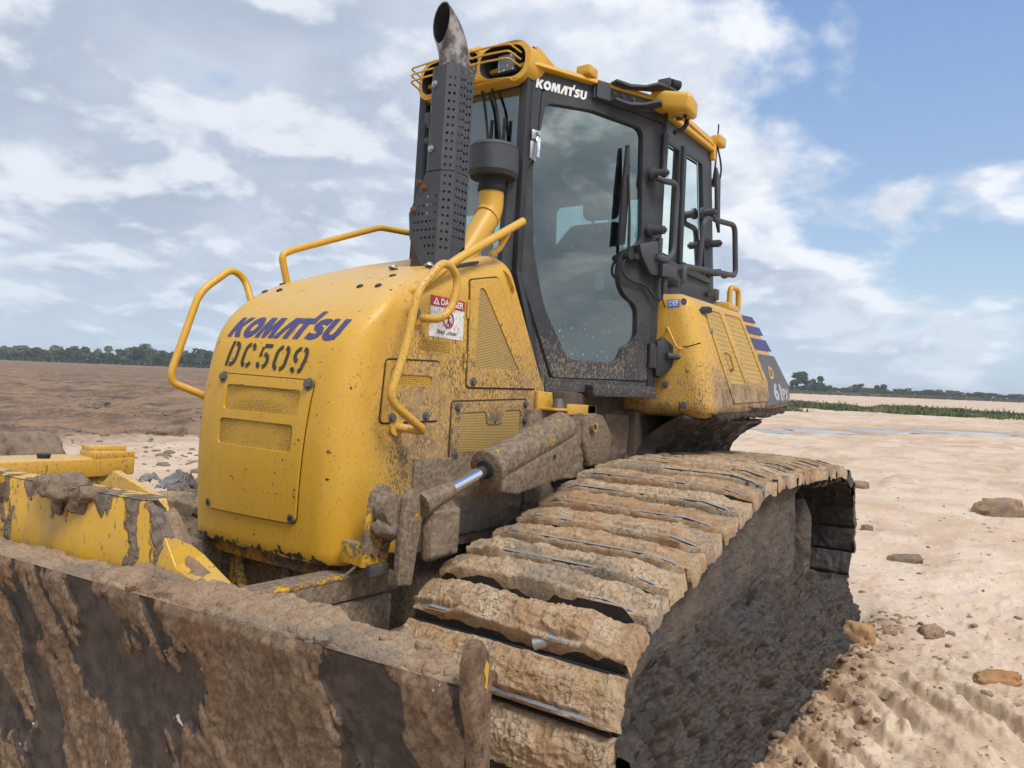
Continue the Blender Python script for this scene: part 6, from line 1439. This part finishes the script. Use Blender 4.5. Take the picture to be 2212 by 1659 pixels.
for side, yc in ((1, 1.07), (-1, -1.07)):
    for i in range(NSH):
        s = (i + .5) * PIT + S0; p = on_path(s); a, c = on_path(s - PIT / 2), on_path(s + PIT / 2); T = Vector((c[0] - a[0], 0, c[1] - a[1])).normalized(); Nn = T.cross(Vector((0, 1, 0)))
        top = (p[1] > .25 and p[0] > -1.75) or (p[0] > .9) or (p[0] < -1.7 and p[1] > .5)
        if side < 0 and not (p[0] > -.2 and p[1] > .2): continue
        o = bpy.data.objects.new('track_shoe', SHOE); COL.objects.link(o); o.parent = DZ
        mid = (Vector((a[0], 0, a[1])) + Vector((c[0], 0, c[1]))) / 2
        o.matrix_local = Matrix(((T.x, 0, Nn.x, mid.x), (T.y, 1, Nn.y, yc), (T.z, 0, Nn.z, mid.z), (0, 0, 0, 1)))
        if top:
            key = i
            if key not in SIDE:
                full = float(np.clip((p[0] - .55) / .5, 0, 1)); near = p[0] > -.2
                V, Q = cake(i * 1.3 + 1, full, 42 if near else 24, 210 if near else 110); oo = big_mesh('mud_cake', V, Q, M['mud_dry'] if p[1] > .2 and p[0] > -1.9 else M['mud_side'], o, 180); SIDE[key] = oo.data
            else:
                oo = bpy.data.objects.new('mud_cake', SIDE[key]); COL.objects.link(oo); oo.parent = o
        if p[0] < -1.0 and side > 0:
            V, Q = cake(i * 1.9 + 3, 0, 0, 0, True); big_mesh('inner_mud', V, Q, M['mud_wet'], o, 180)
# track frame hidden behind packed mud
def path_top(x):
    k = TP[:, 1] > .5; xs = TP[k, 0]; zs = TP[k, 1]; o_ = np.argsort(xs); return np.interp(x, xs[o_], zs[o_])
def wall_fn(u, v):
    x = 1.27 - u * 2.20; zt = path_top(x) - .012; zb = np.interp(x, [-1, .1, .93, 1.27], [.36, .42, .34, .26]); zt = np.minimum(zt, np.interp(x, [.6, 1.0, 1.2, 1.27], [2., .7, .56, .44])); zz = zb + (zt - zb) * v
    return vec3(x, 1.425 + .03 * np.sin(v * PI) + .035 * sstep(v, .85, 1.0) - .05 * sstep(u, .96, 1) , zz), vec3(0, 1, 0) + 0 * u[..., None], .0 * u
TF = patch('track_frame', wall_fn, 330, 150, M['mud_side'], DZ, .020, 6, seed=31, gain=.66, octv=6, clod=[(.004, 30)])
solid('frame_rail', lambda bm: (bx(bm, (-1.35, .86, .22), (1.1, 1.22, .66)), bx(bm, (-.92, .90, .25), (.9, 1.38, .60))), M['mud_side'], DZ, .02)
def low_fn(u, v):
    x = 1.30 - u * 3.45; zt = np.interp(x, [-2.1, -1.6, -1, .1, .93, 1.3], [.20, .30, .44, .50, .42, .33]); z = zt * (1 - v) - .10 * v; zt = zt + .05 * (1 - v) ** 2; z = zt * (1 - v) - .10 * v; y = 1.395 + .23 * v ** .8 * np.interp(x, [-2.1, -1.5, 1.3], [.55, 1, 1]); return vec3(x, y, z), vec3(0, .8, .6) + 0 * u[..., None], .012 + 0 * u
patch('wet_mud', low_fn, 620, 150, M['mud_wet'], TF, .05, 6.5, seed=35, gain=.66, octv=6, clod=[(.045, 12), (.020, 28), (.008, 62)])
def hub(u, v):
    a = u * 2 * PI; rr = np.where(v < .5, .29, .29 - (v - .5) * .5); y = np.where(v < .5, .95 + v * .54, 1.22 + (v - .5) * .05)
    return vec3(-1.52 + rr * np.cos(a), y, .60 + rr * np.sin(a)), vec3(np.cos(a), .2 + 0 * a, np.sin(a)), .0 * u
patch('final_drive', hub, 120, 60, M['mud_wet'], DZ, .03, 8, seed=38, gain=.6)
def hubm(u, v):
    a = R(-70) + u * R(200); z = .33 + v * .56; r_ = .085 * (1 - .5 * np.abs(2 * v - 1) ** 6); return vec3(-1.40 + r_ * np.cos(a), 1.31 + r_ * np.sin(a) * 1.1, z), vec3(np.cos(a), np.sin(a), 0 * a), .0 * u
patch('drive_guard', hubm, 70, 90, M['mud_side'], DZ, .022, 9, seed=40, gain=.6)
solid('idler', lambda bm: cyl(bm, (.92, .92, .38), (.92, 1.22, .38), .26, seg=36), M['mud_side'], DZ)
solid('carrier_roller', lambda bm: cyl(bm, (-.1, .95, .86), (-.1, 1.2, .86), .09, seg=24), M['mud_side'], DZ)
def blob(name, x, y, z, s, mat, seed, parent, sc=(1, 1, 1), n=18):
    V, Q = clod_mesh(seed, n, .55); o = big_mesh(name, V * s * np.array(sc), Q, mat, parent, 60); o.location = (x, y, z); o.rotation_euler.z = seed; return o
blob('mud_lump', 1.375, .625, .885, .035, M['mud_orange'], 3, CL)
blob('mud_lump', 1.40, .62, .90, .045, M['mud_mid'], 5, CL)
for k in range(14): blob('mud_lump', .30 + rnd.random() * .62, -.74 - rnd.random() * .5, float(path_top(.6)) + .04 + .05 * rnd.random(), rnd.uniform(.07, .15), M['mud_brown'], 200 + k, DZ, (1.3, 1.3, .7))
for k in range(12):
    x = 1.05 - k * .17; blob('mud_lump', x, .66 + rnd.random() * .02, float(path_top(x)) + .0, rnd.uniform(.02, .04), M['mud_mid'], 230 + k, DZ)
# bent pin in the gap of the chain
solid('chain_pin', lambda bm: cyl(bm, (1.265, 1.185, .585), (1.245, 1.225, .600), .020, seg=18), M['steel'], DZ)
# ------------------------------------------------------------------ loose things on the machine
def rag(name, label, x, y, z, s, seed):
    n = 46; U, V_ = np.meshgrid(np.linspace(-1, 1, n), np.linspace(-1, 1, n), indexing='ij'); P0 = np.stack([U, V_, 0 * U + seed], -1)
    rr = np.hypot(U, V_); h = .55 * np.exp(-rr ** 2 * 1.1) + (1 - np.abs(2 * vnoise(P0 * 2.1 + seed) - 1)) * .42 * np.exp(-rr ** 2 * .5) + fbm(P0, 4.5, 3, seed=seed, billow=True) * .3
    X = U * (.75 - .2 * np.abs(V_)) + fbm(P0, 2, 3, seed=seed + 1) * .6; Y = V_ * .75 + fbm(P0, 2, 3, seed=seed + 2) * .6
    W = np.stack([X, Y, h], -1) * s
    bm = bmesh.new(); vs_ = [bm.verts.new(p) for p in W.reshape(-1, 3)]
    for q in grid_quads(n, n): bm.faces.new([vs_[i] for i in q])
    r_ = bmesh.ops.solidify(bm, geom=bm.faces[:], thickness=.004)
    m, b = new_mat('grey_cloth'); co = b.objc(); b.out(b.principled(color=b.mix(b.sm(b.noise(co, 22, 4), .56, .66), (0.46, 0.44, 0.43), (0.18, 0.135, 0.10)), rough=.95, normal=b.bump(b.noise(co, 300, 2), .3, .002), spec=.1))
    o = bm_obj(name, bm, m, None, 180); o.matrix_world = DZ.matrix_basis @ Matrix.Translation((x, y, z)); return tag(o, label, 'rag')
bpy.context.view_layer.update()
rag('rag', 'crumpled grey rag lying on the far track beside the hood', 1.27, -.86, .83, .12, 3)
rag('rag', 'small bundled grey rag left of the larger rag, on the far track', 1.46, -.80, .90, .055, 9)
bm = bmesh.new(); tube(bm, [(1.34, .62, .87), (1.37, .60, .83), (1.45, .545, .76), (1.49, .52, .72)], .0075, 8, .05, rend=.005); tw = bm_obj('twig', bm, M['bark'], None, 60); tw.matrix_world = DZ.matrix_basis.copy()
tag(tw, 'thin bare twig leaning from the lift bracket onto the push arm', 'twig')
